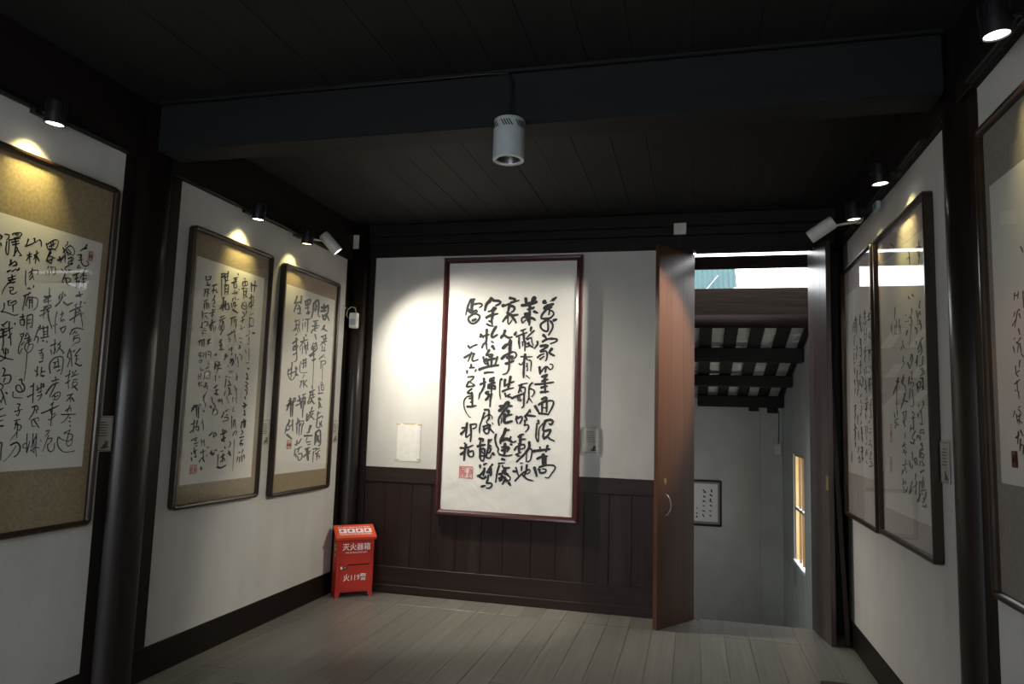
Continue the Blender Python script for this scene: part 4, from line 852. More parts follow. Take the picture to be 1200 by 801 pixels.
# jambs beside the columns and head beams over the bays
for (y0, y1) in ((0.35, 0.75), (3.27, 3.73), (5.98, 6.19)):
    bxl('jamb_board', -0.02, 0.004, y0, y1, ZB, ZT, 'dark_wood', wall_left)
for (y0, y1) in ((0.35, 0.75), (3.236, 3.66), (5.99, 6.19)):
    bxr('jamb_board', -0.02, 0.004, y0, y1, ZB, ZT, 'dark_wood', wall_right)
bxr('slate_strip', -0.02, 0.002, 5.84, 5.99, ZB, ZT, 'slate_grey', wall_right)  # blue-grey strip between the plaster and the corner jamb board
struct(bxl('trim_1', -0.02, 0.035, YF, YB, ZT, ZC, 'beam_wood_y', None, 0.004))
struct(bxr('trim_2', -0.02, 0.035, YF, YB, ZT, ZC, 'beam_wood_y', None, 0.004))

# round columns
def column(n, x, y, r, z1=ZC):
    bm = bmesh.new()
    add_lathe(bm, [(0, 0.0), (r * 1.03, 0.0), (r * 1.03, 0.02), (r, 0.05), (r * 0.985, z1 / 2), (r * 0.97, z1 - 0.02), (0, z1 - 0.02)], 40)
    for v in bm.verts:
        v.co.x += x
        v.co.y += y
    return struct(build(n, bm, 'dark_wood', None, True))


wood('column_wood', (0.008, 0.0045, 0.0035), (0.017, 0.0095, 0.007), 0.40, (8, 8, 0.5), bs=0.2, coat=0.15, spec=0.35)
for n, x, y, r in (('trim_3', -3.18, YC, 0.14), ('trim_4', 1.20, 3.45, 0.116), ('trim_5', -3.07, 6.11, 0.078), ('trim_6', -3.18, 0.55, 0.14), ('trim_7', 1.2, 0.55, 0.12)):
    c = column(n, x, y, r)
    c.data.materials.clear()
    c.data.materials.append(MATS['column_wood'])

# cross beam between the columns, with its ledger fillet
struct(box('trim_8', (-3.05, 1.08, 3.40, 3.60, 3.092, 3.372), 'grey_beam', None, 0.008))
struct(box('trim_9', (-3.05, 1.08, 3.385, 3.62, 3.372, ZC), 'grey_beam', None, 0.003))

# back wall -------------------------------------------------------
wall_back = struct(box('wall_back', (XL - 0.2, -0.05, YB + 0.02, YB + 0.12, -0.1, ZC + 0.02), 'dark_wood'))
box('plaster_panel', (-2.945, -0.284, YB, YB + 0.02, 1.12, 3.088), 'plaster', wall_back)
box('stile_board', (XL, -2.945, YB - 0.012, YB + 0.02, 0.0, 3.1), 'dark_wood', wall_back, 0.003)
box('stile_board', (-0.284, -0.035, YB - 0.006, YB + 0.05, 0.0, 3.1), 'dark_wood', wall_back, 0.003)
box('top_rail', (-2.945, -0.284, YB - 0.004, YB + 0.02, 0.985, 1.118), 'wainscot_rail', wall_back, 0.003)
box('bottom_rail', (-2.945, -0.284, YB - 0.008, YB + 0.02, 0.0, 0.235), 'wainscot_rail', wall_back, 0.004)
struct(box('baseboard_back', (-2.945, -0.284, YB - 0.018, YB + 0.0, 0.0, 0.075), 'wainscot_rail', None, 0.004))
x = -2.945
ws = [0.21, 0.26, 0.19, 0.24, 0.235, 0.2, 0.25, 0.22, 0.24, 0.215, 0.19, 0.211]
for i, w in enumerate(ws):
    dy = rnd.uniform(0.0, 0.004)
    box('wainscot_plank', (x + 0.0012, x + w - 0.0012, YB + 0.001 + dy, YB + 0.02, 0.235, 0.985), 'wainscot', wall_back, 0.002)
    x += w
# head beam over the back wall, stepped mouldings
bmh = bmesh.new()
add_box(bmh, XL, XR, YB - 0.03, YB + 0.04, 3.085, 3.20, 0.004)
add_box(bmh, XL, XR, YB - 0.055, YB + 0.04, 3.20, 3.275, 0.006)
add_box(bmh, XL, XR, YB - 0.075, YB + 0.04, 3.275, 3.39, 0.008)
struct(build('trim_10', bmh, 'beam_wood'))
struct(box('trim_11', (0.018, 0.95, YB - 0.028, YB + 0.04, 3.052, 3.09), 'beam_wood', None, 0.003))
box('head_cover', (XL - 0.2, XR + 0.2, YB + 0.04, YB + 0.14, 3.085, 3.5), 'dark_wood', wall_back)
# right jamb of the doorway
struct(box('trim_12', (0.967, 1.0, YB + 0.02, YB + 0.12, 0.0, 3.09), 'dark_wood', None, 0.003))
struct(box('trim_13', (1.0, XR, YB + 0.03, YB + 0.12, 0.0, 3.09), 'dark_wood', None, 0.003))

# wall behind the camera with the big front window
wall_front = bpy.data.objects.new('wall_front', None)
COL.objects.link(wall_front)
struct(wall_front)
for b_ in ((XL - 0.2, -2.4, -0.1, ZC), (0.4, XR + 0.2, -0.1, ZC), (-2.4, 0.4, -0.1, 1.0), (-2.4, 0.4, 2.6, ZC)):
    box('plaster_panel', (b_[0], b_[1], YF - 0.15, YF, b_[2], b_[3]), 'plaster', wall_front)
wf = bpy.data.objects.new('window_1', None)
COL.objects.link(wf)
struct(wf)
for k in range(7):
    xx = -2.4 + 2.8 * k / 6
    box('window_stile', (xx - 0.025, xx + 0.025, YF - 0.1, YF - 0.05, 1.0, 2.6), 'dark_wood', wf)
for zz in (1.03, 1.8, 2.57):
    box('window_rail', (-2.4, 0.4, YF - 0.1, YF - 0.05, zz - 0.025, zz + 0.025), 'dark_wood', wf)

# ------------------------------------------------------------------ doors


def leaf(name, p0, p1, th, side, z0, z1, mat='mahogany'):
    """door leaf from hinge p0 to free edge p1; thickness th to the given side"""
    d = Vector((p1[0] - p0[0], p1[1] - p0[1], 0))
    L = d.length
    e = thing(name, (p0[0], p0[1], 0), None, None, rz=math.atan2(d.y, d.x))
    struct(e)
    n = 3
    for k in range(n):
        a, b_ = L * k / n, L * (k + 1) / n
        y0, y1 = (0, th) if side > 0 else (-th, 0)
        box('door_board', (a + 0.0004, b_ - 0.0004, y0, y1, z0, z1), mat, e, 0.0008)
    return e, L


door_1, L1 = leaf('door_1', (0.012, 6.255), (-0.268, 5.838), 0.038, -1, 0.004, 3.052)
door_2, L2 = leaf('door_2', (0.928, 6.31), (0.994, 5.87), 0.035, 1, 0.004, 3.052, 'grey_brown_lacquer')


def world_of(e, v):
    return Matrix.Translation(e.location) @ Euler(e.rotation_euler).to_matrix().to_4x4() @ Vector(v)


# handle of the left leaf sits on the face turned to the doorway (local +y)
hb = bmesh.new()
hx = L1 - 0.095
pts = [(hx, 0.003, 1.035), (hx, 0.022, 1.03), (hx - 0.012, 0.040, 1.0), (hx - 0.022, 0.045, 0.955), (hx - 0.018, 0.040, 0.91), (hx - 0.004, 0.022, 0.875), (hx, 0.003, 0.87)]
add_tube(hb, pts, 0.006, 8)
h_ = build('door_handle', hb, 'steel', door_1, True)
k_ = lathe('keyhole_plate', [(0, 0.004), (0.016, 0.004), (0.018, 0.0), (0.018, -0.001), (0, -0.001)], 'brass', door_1, 20)
k_.rotation_euler = (-PI / 2, 0, 0)
k_.location = (hx, 0.0015, 1.135)
k_.scale = (1, 1.5, 1)
box('door_bolt', (L2 - 0.04, L2 - 0.015, -0.012, 0.0, 1.13, 1.24), 'brass', door_2, 0.003)

# ------------------------------------------------------------------ beyond the doorway
# stairwell walls go down below the gallery's floor
XS = 1.16
YQ = 10.28
wall_far = struct(box('wall_far', (-2.4, XS + 0.3, YQ, YQ + 0.25, -2.6, 2.05), 'limewash'))
box('pier', (0.88, XS, YQ - 0.05, YQ, -2.6, 1.98), 'limewash', wall_far, 0.004)
# side wall with the lattice window, cut as four blocks round the opening
WY0, WY1, WZ0, WZ1 = 8.33, 9.17, 0.06, 1.285
ws_ = bpy.data.objects.new('wall_outer_right', None)
COL.objects.link(ws_)
struct(ws_)


def prism(name, poly, x0, x1, mat, parent=None):
    bm = bmesh.new()
    a = [bm.verts.new((x0, y, z)) for y, z in poly]
    b_ = [bm.verts.new((x1, y, z)) for y, z in poly]
    bm.faces.new(a)
    bm.faces.new(b_[::-1])
    for i in range(len(poly)):
        j = (i + 1) % len(poly)
        bm.faces.new((a[i], a[j], b_[j], b_[i]))
    return build(name, bm, mat, parent)


def zr(y):      # underside of the rafters
    return 2.676 - 0.254 * (y - 7.3)


prism('wall_block', [(6.30, -2.6), (WY0, -2.6), (WY0, zr(WY0) + 0.1), (7.3, zr(7.3) + 0.35), (6.30, 3.1)], XS, XS + 0.28, 'limewash', ws_)
prism('wall_block', [(WY1, -2.6), (YQ, -2.6), (YQ, zr(YQ) + 0.1), (WY1, zr(WY1) + 0.1)], XS, XS + 0.28, 'limewash', ws_)
prism('wall_block', [(WY0, WZ1), (WY1, WZ1), (WY1, zr(WY1) + 0.1), (WY0, zr(WY0) + 0.1)], XS, XS + 0.28, 'limewash', ws_)
prism('wall_block', [(WY0, -2.6), (WY1, -2.6), (WY1, WZ0), (WY0, WZ0)], XS, XS + 0.28, 'limewash', ws_)
struct(box('wall_outer_left', (-2.6, -2.4, 6.31, YQ + 0.2, -2.6, 2.6), 'limewash'))
struct(box('wall_under', (-2.6, XS + 0.3, 6.32, 6.42, -2.6, -0.12), 'limewash'))
lower = struct(box('floor_stairwell', (-2.6, XS + 0.3, 6.42, YQ, -2.7, -2.6), 'floor_gap'))
# window in the side wall
win = bpy.data.objects.new('window_2', None)
COL.objects.link(win)
struct(win)
xa, xb = XS + 0.025, XS + 0.05
box('window_sill', (XS - 0.015, XS + 0.28, WY0, WY1, WZ0 - 0.03, WZ0 + 0.004), 'sill_white', win, 0.003)
box('window_jamb', (XS + 0.02, XS + 0.26, WY0, WY0 + 0.03, WZ0, WZ1), 'window_wood', win)
box('window_jamb', (XS + 0.02, XS + 0.26, WY1 - 0.03, WY1, WZ0, WZ1), 'window_wood', win)
box('window_head', (XS + 0.02, XS + 0.26, WY0, WY1, WZ1 - 0.03, WZ1), 'window_wood', win)
for k in range(0, 3):
    yy = WY0 + 0.10 + (WY1 - WY0) * k / 3.6
    box('window_bar', (xa, xb, yy - 0.012, yy + 0.012, WZ0, WZ1), 'bar_wood', win)
box('window_rail', (xa - 0.012, xb + 0.03, WY0, WY1, 0.64, 0.672), 'sill_white', win)

# transom board above the doorway, outside
struct(box('trim_14', (-0.6, XS + 0.1, 6.40, 6.46, 2.962, 3.068), 'old_board', None, 0.004))
struct(box('trim_15', (-0.25, 0.0, 6.31, 6.46, -0.1, 3.4), 'dark_wood', None))

# lean-to roof
roof = thing('lean_to_roof', (0, 7.3, 2.6), 'low tiled roof on dark rafters and purlins seen through the open doorway', 'roof')
OFF = Vector((0, -7.3, -2.6))


def rpart(o):
    o.location = OFF
    return o


rpart(box('ridge_board', (-2.4, XS - 0.005, 7.28, 7.32, 2.672, 2.945), 'old_board', roof, 0.006))
lb = bmesh.new()
add_tube(lb, [(-2.4, 7.27, 2.61), (-0.6, 7.27, 2.612), (XS - 0.005, 7.27, 2.61)], 0.066, 16)
rpart(build('ridge_log', lb, 'old_board', roof, True))
for y, z0, z1, xl in ((8.21, 2.289, 2.445, -2.4), (9.13, 2.066, 2.205, -2.4), (9.98, 1.839, 1.99, 0.06)):
    pm = bmesh.new()
    add_box(pm, xl, XS - 0.006, y - 0.05, y + 0.07, z0, z1, 0.012)
    rpart(build('purlin', pm, 'roof_wood', roof))
RX0, RS = -2.20, 0.258
ry0, ry1 = 7.33, 10.27
sl = -0.254
nr = 14
for i in range(nr):
    x = RX0 + RS * i + 0.006
    pr = prism('rafter', [(ry0, zr(ry0)), (ry1, zr(ry1)), (ry1, zr(ry1) + 0.035), (ry0, zr(ry0) + 0.035)], x - 0.065, min(x + 0.065, XS - 0.01), 'roof_wood', roof)
    rpart(pr)
tile_me = None
for i in range(nr - 1):
    x = RX0 + RS * i + 0.006
    if x + RS < -0.5:
        continue
    cnt = 15
    for k in range(cnt):
        y = ry0 + 0.02 + k * (ry1 - ry0 - 0.04) / cnt
        if tile_me is None:
            bm = bmesh.new()
            st = (ry1 - ry0 - 0.04) / cnt
            # slightly dished tile, overlapping the next
            nseg = 4
            vs0, vs1, ws0, ws1 = [], [], [], []
            for s in range(nseg + 1):
                u = -0.085 + 0.17 * s / nseg
                zz = 0.014 * (u / 0.085) ** 2
                vs0.append(bm.verts.new((u, 0.0, zz)))
                vs1.append(bm.verts.new((u, st + 0.02, zz + sl * (st + 0.02) + 0.006)))
                ws0.append(bm.verts.new((u, 0.0, zz + 0.012)))
                ws1.append(bm.verts.new((u, st + 0.02, zz + sl * (st + 0.02) + 0.018)))
            for s in range(nseg):
                bm.faces.new((vs0[s], vs1[s], vs1[s + 1], vs0[s + 1]))
                bm.faces.new((ws0[s], ws0[s + 1], ws1[s + 1], ws1[s]))
                bm.faces.new((vs0[s], vs0[s + 1], ws0[s + 1], ws0[s]))
                bm.faces.new((vs1[s], ws1[s], ws1[s + 1], vs1[s + 1]))
            bmesh.ops.recalc_face_normals(bm, faces=bm.faces[:])
            tile_me = bpy.data.meshes.new('roof_tile')
            bm.to_mesh(tile_me)
            bm.free()
            tile_me.materials.append(MATS['roof_tile'])
        t = bpy.data.objects.new('roof_tile', tile_me)
        COL.objects.link(t)
        t.parent = roof
        t.location = Vector((x + RS / 2, y, zr(y) + 0.036)) + OFF
# left part of the roof, out of sight, one slab of tiles
sp_ = prism('tile_field', [(ry0, zr(ry0) + 0.06), (ry1, zr(ry1) + 0.06), (ry1, zr(ry1) + 0.10), (ry0, zr(ry0) + 0.10)], -2.4, XS, 'roof_wood', roof)
rpart(sp_)
sp_['kind'] = 'stuff'
# spouts/brackets under the lowest purlin
box_b = thing('roof_bracket', (0.78, 9.98, 1.79), 'pair of short dark blocks under the lowest purlin beyond the doorway', 'bracket')
box('block', (-0.06, 0.06, -0.04, 0.06, 0.0, 0.048), 'roof_wood', box_b)
box('block', (0.17, 0.30, -0.04, 0.06, -0.02, 0.048), 'roof_wood', box_b)

# teal awning against the sky
aw = thing('awning', (0.28, 10.9, 3.55), 'translucent teal awning with white ribs outside above the roof', 'awning')
wv = bmesh.new()
N = 28
rows = []
for j in (0, 1):
    row = []
    for i in range(N + 1):
        u = i / N
        row.append(wv.verts.new((-0.35 + 0.73 * u, j * 1.1, (0.72 if j else -0.24) + 0.012 * math.sin(u * 60) - 0.10 * u)))
    rows.append(row)
for i in range(N):
    wv.faces.new((rows[0][i], rows[0][i + 1], rows[1][i + 1], rows[1][i]))
bmesh.ops.solidify(wv, geom=wv.faces[:], thickness=0.012)
build('awning_sheet', wv, 'teal_sheet', aw)
tube('awning_rib', [(-0.5, -0.06, -0.30), (0.36, 0.35, 0.12)], 0.024, 'far_white', aw)
tube('awning_rib', [(-0.32, -0.06, -0.24), (0.10, 0.7, 0.4)], 0.008, 'steel', aw)
tube('awning_rib', [(0.38, -0.06, -0.3), (0.42, 0.9, 0.4)], 0.02, 'far_white', aw)
tube('awning_post', [(0.38, 0.0, -4.0), (0.38, 0.0, -0.30)], 0.02, 'steel', aw)
tube('awning_post', [(-0.33, 0.0, -4.0), (-0.33, 0.0, -0.20)], 0.02, 'steel', aw)

# ------------------------------------------------------------------ framed calligraphy


def surf(axis, v0, sgn):
    """maps (u, z, d) on a wall into the world; d = distance from the wall into the room"""
    if axis == 'x':
        return lambda u, z, d: Vector((v0 + sgn * d, u, z))
    return lambda u, z, d: Vector((u, v0 + sgn * d, z))


def rr_path(u0, u1, z0, z1, r, n=5):
    p = []
    for (cx, cz, a0) in ((u1 - r, z1 - r, 0), (u0 + r, z1 - r, PI / 2), (u0 + r, z0 + r, PI), (u1 - r, z0 + r, 1.5 * PI)):
        for k in range(n + 1):
            a = a0 + PI / 2 * k / n
            p.append((cx + r * math.cos(a), cz + r * math.sin(a), math.cos(a), math.sin(a)))
    return p


def sweep_frame(name, S, u0, u1, z0, z1, w, d0, d1, r, mat, parent, off):
    prof = [(0, d0), (0, d1 - 0.008), (-0.006, d1), (-w * 0.55, d1), (-w * 0.8, d1 - 0.006), (-w, d1 - 0.014), (-w, d0)]
    bm = bmesh.new()
    path = rr_path(u0, u1, z0, z1, r)
    rings = []
    for (pu, pz, nu, nz) in path:
        if r < 0.005:        # mitred square corner
            k = 1.41421 if abs(abs(nu) - abs(nz)) < 0.3 else 1.0
        rings.append([bm.verts.new(S(pu + nu * o_, pz + nz * o_, d_) - off) for (o_, d_) in prof])
    n = len(rings)
    for i in range(n):
        a, b_ = rings[i], rings[(i + 1) % n]
        for k in range(len(prof)):
            k2 = (k + 1) % len(prof)
            bm.faces.new((a[k], a[k2], b_[k2], b_[k]))
    return build(name, bm, mat, parent)


def sweep_square(name, S, u0, u1, z0, z1, w, d0, d1, mat, parent, off):
    prof = [(0, d0), (0, d1 - 0.012), (0.010, d1), (w * 0.55, d1 - 0.002), (w * 0.8, d1 - 0.010), (w, d1 - 0.016), (w, d0)]
    bm = bmesh.new()
    rings = []
    for (cu, cz, su, sz) in ((u0, z0, 1, 1), (u1, z0, -1, 1), (u1, z1, -1, -1), (u0, z1, 1, -1)):
        rings.append([bm.verts.new(S(cu + su * o_, cz + sz * o_, d_) - off) for (o_, d_) in prof])
    for i in range(4):
        a, b_ = rings[i], rings[(i + 1) % 4]
        for k in range(len(prof)):
            k2 = (k + 1) % len(prof)
            bm.faces.new((a[k], a[k2], b_[k2], b_[k]))
    return build(name, bm, mat, parent)


def strokes(key):
    out = []
    for s in INK[key].replace('\n', '').split(';'):
        v = [int(t) for t in s.split()]
        if len(v) >= 5:
            out.append((v[0] / 1000.0, [(v[i] / 1000.0, v[i + 1] / 1000.0) for i in range(1, len(v) - 1, 2)]))
    return out


def cat(p0, p1, p2, p3, t):
    return 0.5 * (2 * p1 + (p2 - p0) * t + (2 * p0 - 5 * p1 + 4 * p2 - p3) * t * t + (3 * p1 - p0 - 3 * p2 + p3) * t ** 3)


def ink_mesh(name, key, S, off, d, mat, parent, disp=None, seed=1, wk=1.0, an=1.0):
    """brush strokes as one flat layer of ink: smooth ribbons with rounded, uneven ends"""
    rn = random.Random(seed)
    V, F = [], []
    for (w, pts) in strokes(key):
        P = [Vector((p[0] / an, p[1])) for p in pts]      # flat brush: broader across than up by 'an'
        if len(P) == 2 and (P[0] - P[1]).length < 1e-4:
            P[1] = P[0] + Vector((0.002, 0))
        Q = [P[0]]
        for i in range(len(P) - 1):
            a = P[max(i - 1, 0)]
            b_, c = P[i], P[i + 1]
            e = P[min(i + 2, len(P) - 1)]
            L = (c - b_).length
            m_ = max(2, min(6, int(L / 0.012)))
            for k in range(1, m_ + 1):
                Q.append(cat(a, b_, c, e, k / m_))
        n = len(Q)
        ws_ = []
        for i in range(n):
            t = i / (n - 1)
            k = 1.0 - 0.38 * t ** 3 + rn.uniform(-0.10, 0.10) - 0.10 * math.sin(PI * t)
            ws_.append(w * wk * 0.5 * k)
        left, right = [], []
        for i, q in enumerate(Q):
            tg = (Q[min(i + 1, n - 1)] - Q[max(i - 1, 0)])
            if tg.length < 1e-6:
                tg = Vector((1, 0))
            tg.normalize()
            nn = Vector((-tg.y, tg.x))
            left.append(q + nn * ws_[i])
            right.append(q - nn * ws_[i])
        def cap(q, tg, w2, sgn):
            out = []
            for k in (1, 2, 3):
                a = PI * k / 4
                nn = Vector((-tg.y, tg.x))
                out.append(q + nn * w2 * math.cos(a) * sgn + tg * w2 * math.sin(a) * 0.9 * sgn)
            return out
        t1 = (Q[-1] - Q[-2]).normalized() if (Q[-1] - Q[-2]).length > 1e-6 else Vector((1, 0))
        t0 = (Q[1] - Q[0]).normalized() if (Q[1] - Q[0]).length > 1e-6 else Vector((1, 0))
        endc = cap(Q[-1], t1, ws_[-1], 1)
        begc = cap(Q[0], t0, ws_[0], -1)
        base = len(V)
        allp = left + right
        for p in allp + endc + begc:
            pu = p.x * an
            dd = d + (disp(pu, p.y) if disp else 0.0)
            V.append(tuple(S(pu, p.y, dd) - off))
        for i in range(n - 1):
            F.append((base + i, base + i + 1, base + n + i + 1, base + n + i))
        e0 = base + 2 * n
        F.append((base + n - 1, e0, e0 + 1, e0 + 2, base + 2 * n - 1))
        F.append((base + n, e0 + 3, e0 + 4, e0 + 5, base))
        for i in range(1, n - 1):              # round the brush's turns, so sharp bends stay full
            t_a, t_b = Q[i] - Q[i - 1], Q[i + 1] - Q[i]
            if t_a.length < 1e-6 or t_b.length < 1e-6 or t_a.normalized().dot(t_b.normalized()) < 0.85:
                k0 = len(V)
                for k in range(8):
                    pu, pz = (Q[i].x + ws_[i] * math.cos(k * PI / 4)) * an, Q[i].y + ws_[i] * math.sin(k * PI / 4)
                    V.append(tuple(S(pu, pz, d + 0.0001 + (disp(pu, pz) if disp else 0.0)) - off))
                F.append(tuple(range(k0, k0 + 8)))
    me = bpy.data.meshes.new(name)
    me.from_pydata(V, [], F)
    o = link(name, me, mat, parent)
    o['kind'] = 'stuff'
    return o


def rect_mesh(name, S, off, u0, u1, z0, z1, d, mat, parent, nu=1, nz=1, disp=None):
    V, F = [], []
    for j in range(nz + 1):
        for i in range(nu + 1):
            u, z = u0 + (u1 - u0) * i / nu, z0 + (z1 - z0) * j / nz
            V.append(tuple(S(u, z, d + (disp(u, z) if disp else 0)) - off))
    for j in range(nz):
        for i in range(nu):
            a = j * (nu + 1) + i
            f = (a, a + 1, a + nu + 2, a + nu + 1)
            F.append(f[::-1] if S(0, 0, 1).x < S(0, 0, 0).x - 0.5 else f)      # faces turn into the room
    me = bpy.data.meshes.new(name)
    me.from_pydata(V, [], F)
    if disp:
        for p in me.polygons:
            p.use_smooth = True
    return link(name, me, mat, parent)


def bars(name, S, off, segs, w, d, mat, parent):
    V, F = [], []
    for (u0, z0, u1, z1) in segs:
        a, b_ = Vector((u0, z0)), Vector((u1, z1))
        t = (b_ - a).normalized()
        nn = Vector((-t.y, t.x)) * w / 2
        k = len(V)
        for p in (a - nn - t * w / 2, b_ - nn + t * w / 2, b_ + nn + t * w / 2, a + nn - t * w / 2):
            V.append(tuple(S(p.x, p.y, d) - off))
        F.append((k, k + 1, k + 2, k + 3))
    me = bpy.data.meshes.new(name)
    me.from_pydata(V, [], F)
    return link(name, me, mat, parent)


def seal_segs(u0, u1, z0, z1, seed):
    rn = random.Random(seed)
    s = [(u0, z0, u1, z0), (u1, z0, u1, z1), (u1, z1, u0, z1), (u0, z1, u0, z0)]
    cu = (u0 + u1) / 2
    for (a, b_) in ((u0, cu), (cu, u1)):
        for k in range(6):
            z = z0 + (z1 - z0) * (k + 0.8) / 7
            s.append((a + (b_ - a) * rn.uniform(0.15, 0.35), z, a + (b_ - a) * rn.uniform(0.65, 0.85), z + rn.uniform(-1, 1) * (z1 - z0) * 0.05))
        for k in range(3):
            uu = a + (b_ - a) * (k + 0.8) / 3.4
            z = z0 + (z1 - z0) * rn.uniform(0.1, 0.5)
            s.append((uu, z, uu, z + (z1 - z0) * rn.uniform(0.2, 0.4)))
    return s


def framed(key, label, S, outer, pap, fw, depth, r, frame_mat, mount_mat, paper_mat, ink_mat, seals=(), group=None, glass=True, strips=()):
    u0, u1, z0, z1 = outer
    off = S((u0 + u1) / 2, z0, 0)
    t = thing('framed_calligraphy', off, label, 'calligraphy', group)
    sweep_frame('frame', S, u0, u1, z0, z1, fw, 0.001, depth, r, frame_mat, t, off)
    dm = depth - 0.026
    rect_mesh('mount', S, off, u0 + fw * 0.6, u1 - fw * 0.6, z0 + fw * 0.6, z1 - fw * 0.6, dm, mount_mat, t)
    rect_mesh('paper', S, off, *pap, dm + 0.0012, paper_mat, t)
    for i, (a, b_, c, e, mt) in enumerate(strips):
        rect_mesh('mount_strip', S, off, a, b_, c, e, dm + 0.0008, mt, t)
    ink_mesh('brush_writing', key, S, off, dm + 0.0024, ink_mat, t, seed=len(key), wk={'one': 1.12, 'two': 1.1}.get(key, 1.2),
             an={'one': 1.14, 'two': 1.57, 'three': 1.9, 'four': 3.6, 'five': 3.0, 'six': 2.3}.get(key, 1.0))
    for i, (a, b_, c, e, mt, w) in enumerate(seals):
        bars('seal', S, off, seal_segs(a, b_, c, e, i + 3), w, dm + 0.0026, mt, t)
    if glass:
        rect_mesh('glass', S, off, u0 + fw * 0.7, u1 - fw * 0.7, z0 + fw * 0.7, z1 - fw * 0.7, depth - 0.014, 'picture_glass', t)
    return t


SL = surf('x', XL, 1)
SR = surf('x', XR, -1)
SB = surf('y', YB, -1)
FWS = 0.03
framed('one', 'large gold-mounted scroll nearest the camera on the left wall, cut by the photo edge', SL,
       (2.22, 3.213, 0.968, 2.802), (2.32, 3.14, 1.28, 2.477), FWS, 0.048, 0.035, 'frame_brown', 'brocade_gold', 'rice_paper_cream', 'ink',
       [(3.056, 3.080, 2.366, 2.412, 'seal_faint', 0.004)])
framed('two', 'dense small-character scroll with gold brocade mount, middle one of the left wall', SL,
       (3.83, 4.73, 0.968, 2.775), (3.896, 4.65, 1.118, 2.585), FWS, 0.048, 0.035, 'frame_brown', 'brocade_gold', 'rice_paper_cream', 'ink',
       [(3.982, 4.046, 1.185, 1.237, 'seal_faint', 0.006)])
framed('three', 'cream scroll of large grey characters nearest the fire box on the left wall', SL,
       (4.89, 5.80, 0.945, 2.762), (4.955, 5.745, 1.115, 2.602), FWS, 0.048, 0.035, 'frame_brown', 'brocade_tan', 'rice_paper_cream', 'ink_grey',
       [(5.099, 5.163, 1.306, 1.372, 'seal_faint', 0.007)])
framed('four', 'narrow dense-text scroll on the right wall, nearest the open door', SR,
       (4.93, 5.885, 0.958, 2.80), (4.985, 5.83, 1.28, 2.60), FWS, 0.048, 0.03, 'frame_brown', 'brocade_pale', 'rice_paper_grey', 'ink',
       [(5.69, 5.72, 1.36, 1.43, 'seal_dark', 0.006)])
framed('five', 'pale scroll with flowing grey characters, middle one of the right wall beside the column', SR,
       (3.83, 4.86, 0.972, 2.79), (3.90, 4.79, 1.138, 2.615), FWS, 0.048, 0.03, 'frame_brown', 'brocade_pale', 'rice_paper_grey', 'ink_grey',
       [(4.60, 4.64, 1.53, 1.63, 'seal_faint', 0.006), (4.62, 4.66, 1.36, 1.44, 'seal_faint', 0.006)])
framed('six', 'grey-mounted scroll at the right edge of the photo, nearer than the right column', SR,
       (2.2, 3.165, 0.98, 2.815), (2.28, 3.09, 1.415, 2.56), FWS, 0.048, 0.035, 'frame_brown', 'brocade_grey', 'rice_paper_grey', 'ink',
       [(2.942, 2.987, 1.482, 1.534, 'seal_dark', 0.008)])


# the big scroll on the back wall: mahogany-red frame, unglazed crinkled paper
def crinkle(u, z):
    low = max(0.0, min(1.0, (1.35 - z) / 0.4))
    a = math.sin(u * 9 + z * 23 + 2.2 * math.sin(u * 5.3)) * 0.6 + math.sin(u * 21 - z * 34 + 1.7 * math.sin(z * 11)) * 0.4
    return 0.0010 * a * (0.35 + low * 1.3)


mu0, mu1, mz0, mz1 = -2.235, -0.945, 0.725, 3.055
off = SB((mu0 + mu1) / 2, mz0, 0)
main = thing('framed_calligraphy', off, 'largest scroll, bold black characters in a dark red frame on the back wall', 'calligraphy')
sweep_square('frame', SB, mu0, mu1, mz0, mz1, 0.052, 0.001, 0.068, 'frame_red', main, off)
rect_mesh('paper', SB, off, mu0 + 0.04, mu1 - 0.04, mz0 + 0.03, mz1 - 0.03, 0.046, 'rice_paper', main, 60, 110, crinkle)
rect_mesh('backing_board', SB, off, mu0 + 0.03, mu1 - 0.03, mz0 + 0.02, mz1 - 0.02, 0.035, 'dark_wood', main)
ink_mesh('brush_writing', 'main', SB, off, 0.0483, 'ink', main, crinkle, 5, 1.24)
bars('seal', SB, off, seal_segs(-1.998, -1.893, 1.06, 1.160, 11), 0.0050, 0.0485, 'seal_red', main)
bars('seal', SB, off, [(-2.012, 1.06, -2.012, 1.158)], 0.012, 0.0485, 'seal_faint', main)

# picture on the far stairwell wall
SF = surf('y', YQ, -1)
framed('far', 'small landscape-format writing in a brown frame on the far stairwell wall', SF,
       (-0.55, 0.385, 0.225, 0.845), (-0.49, 0.33, 0.285, 0.79), 0.028, 0.04, 0.02, 'frame_brown', 'mount_lilac', 'rice_paper', 'ink', glass=True)

# ------------------------------------------------------------------ label cards


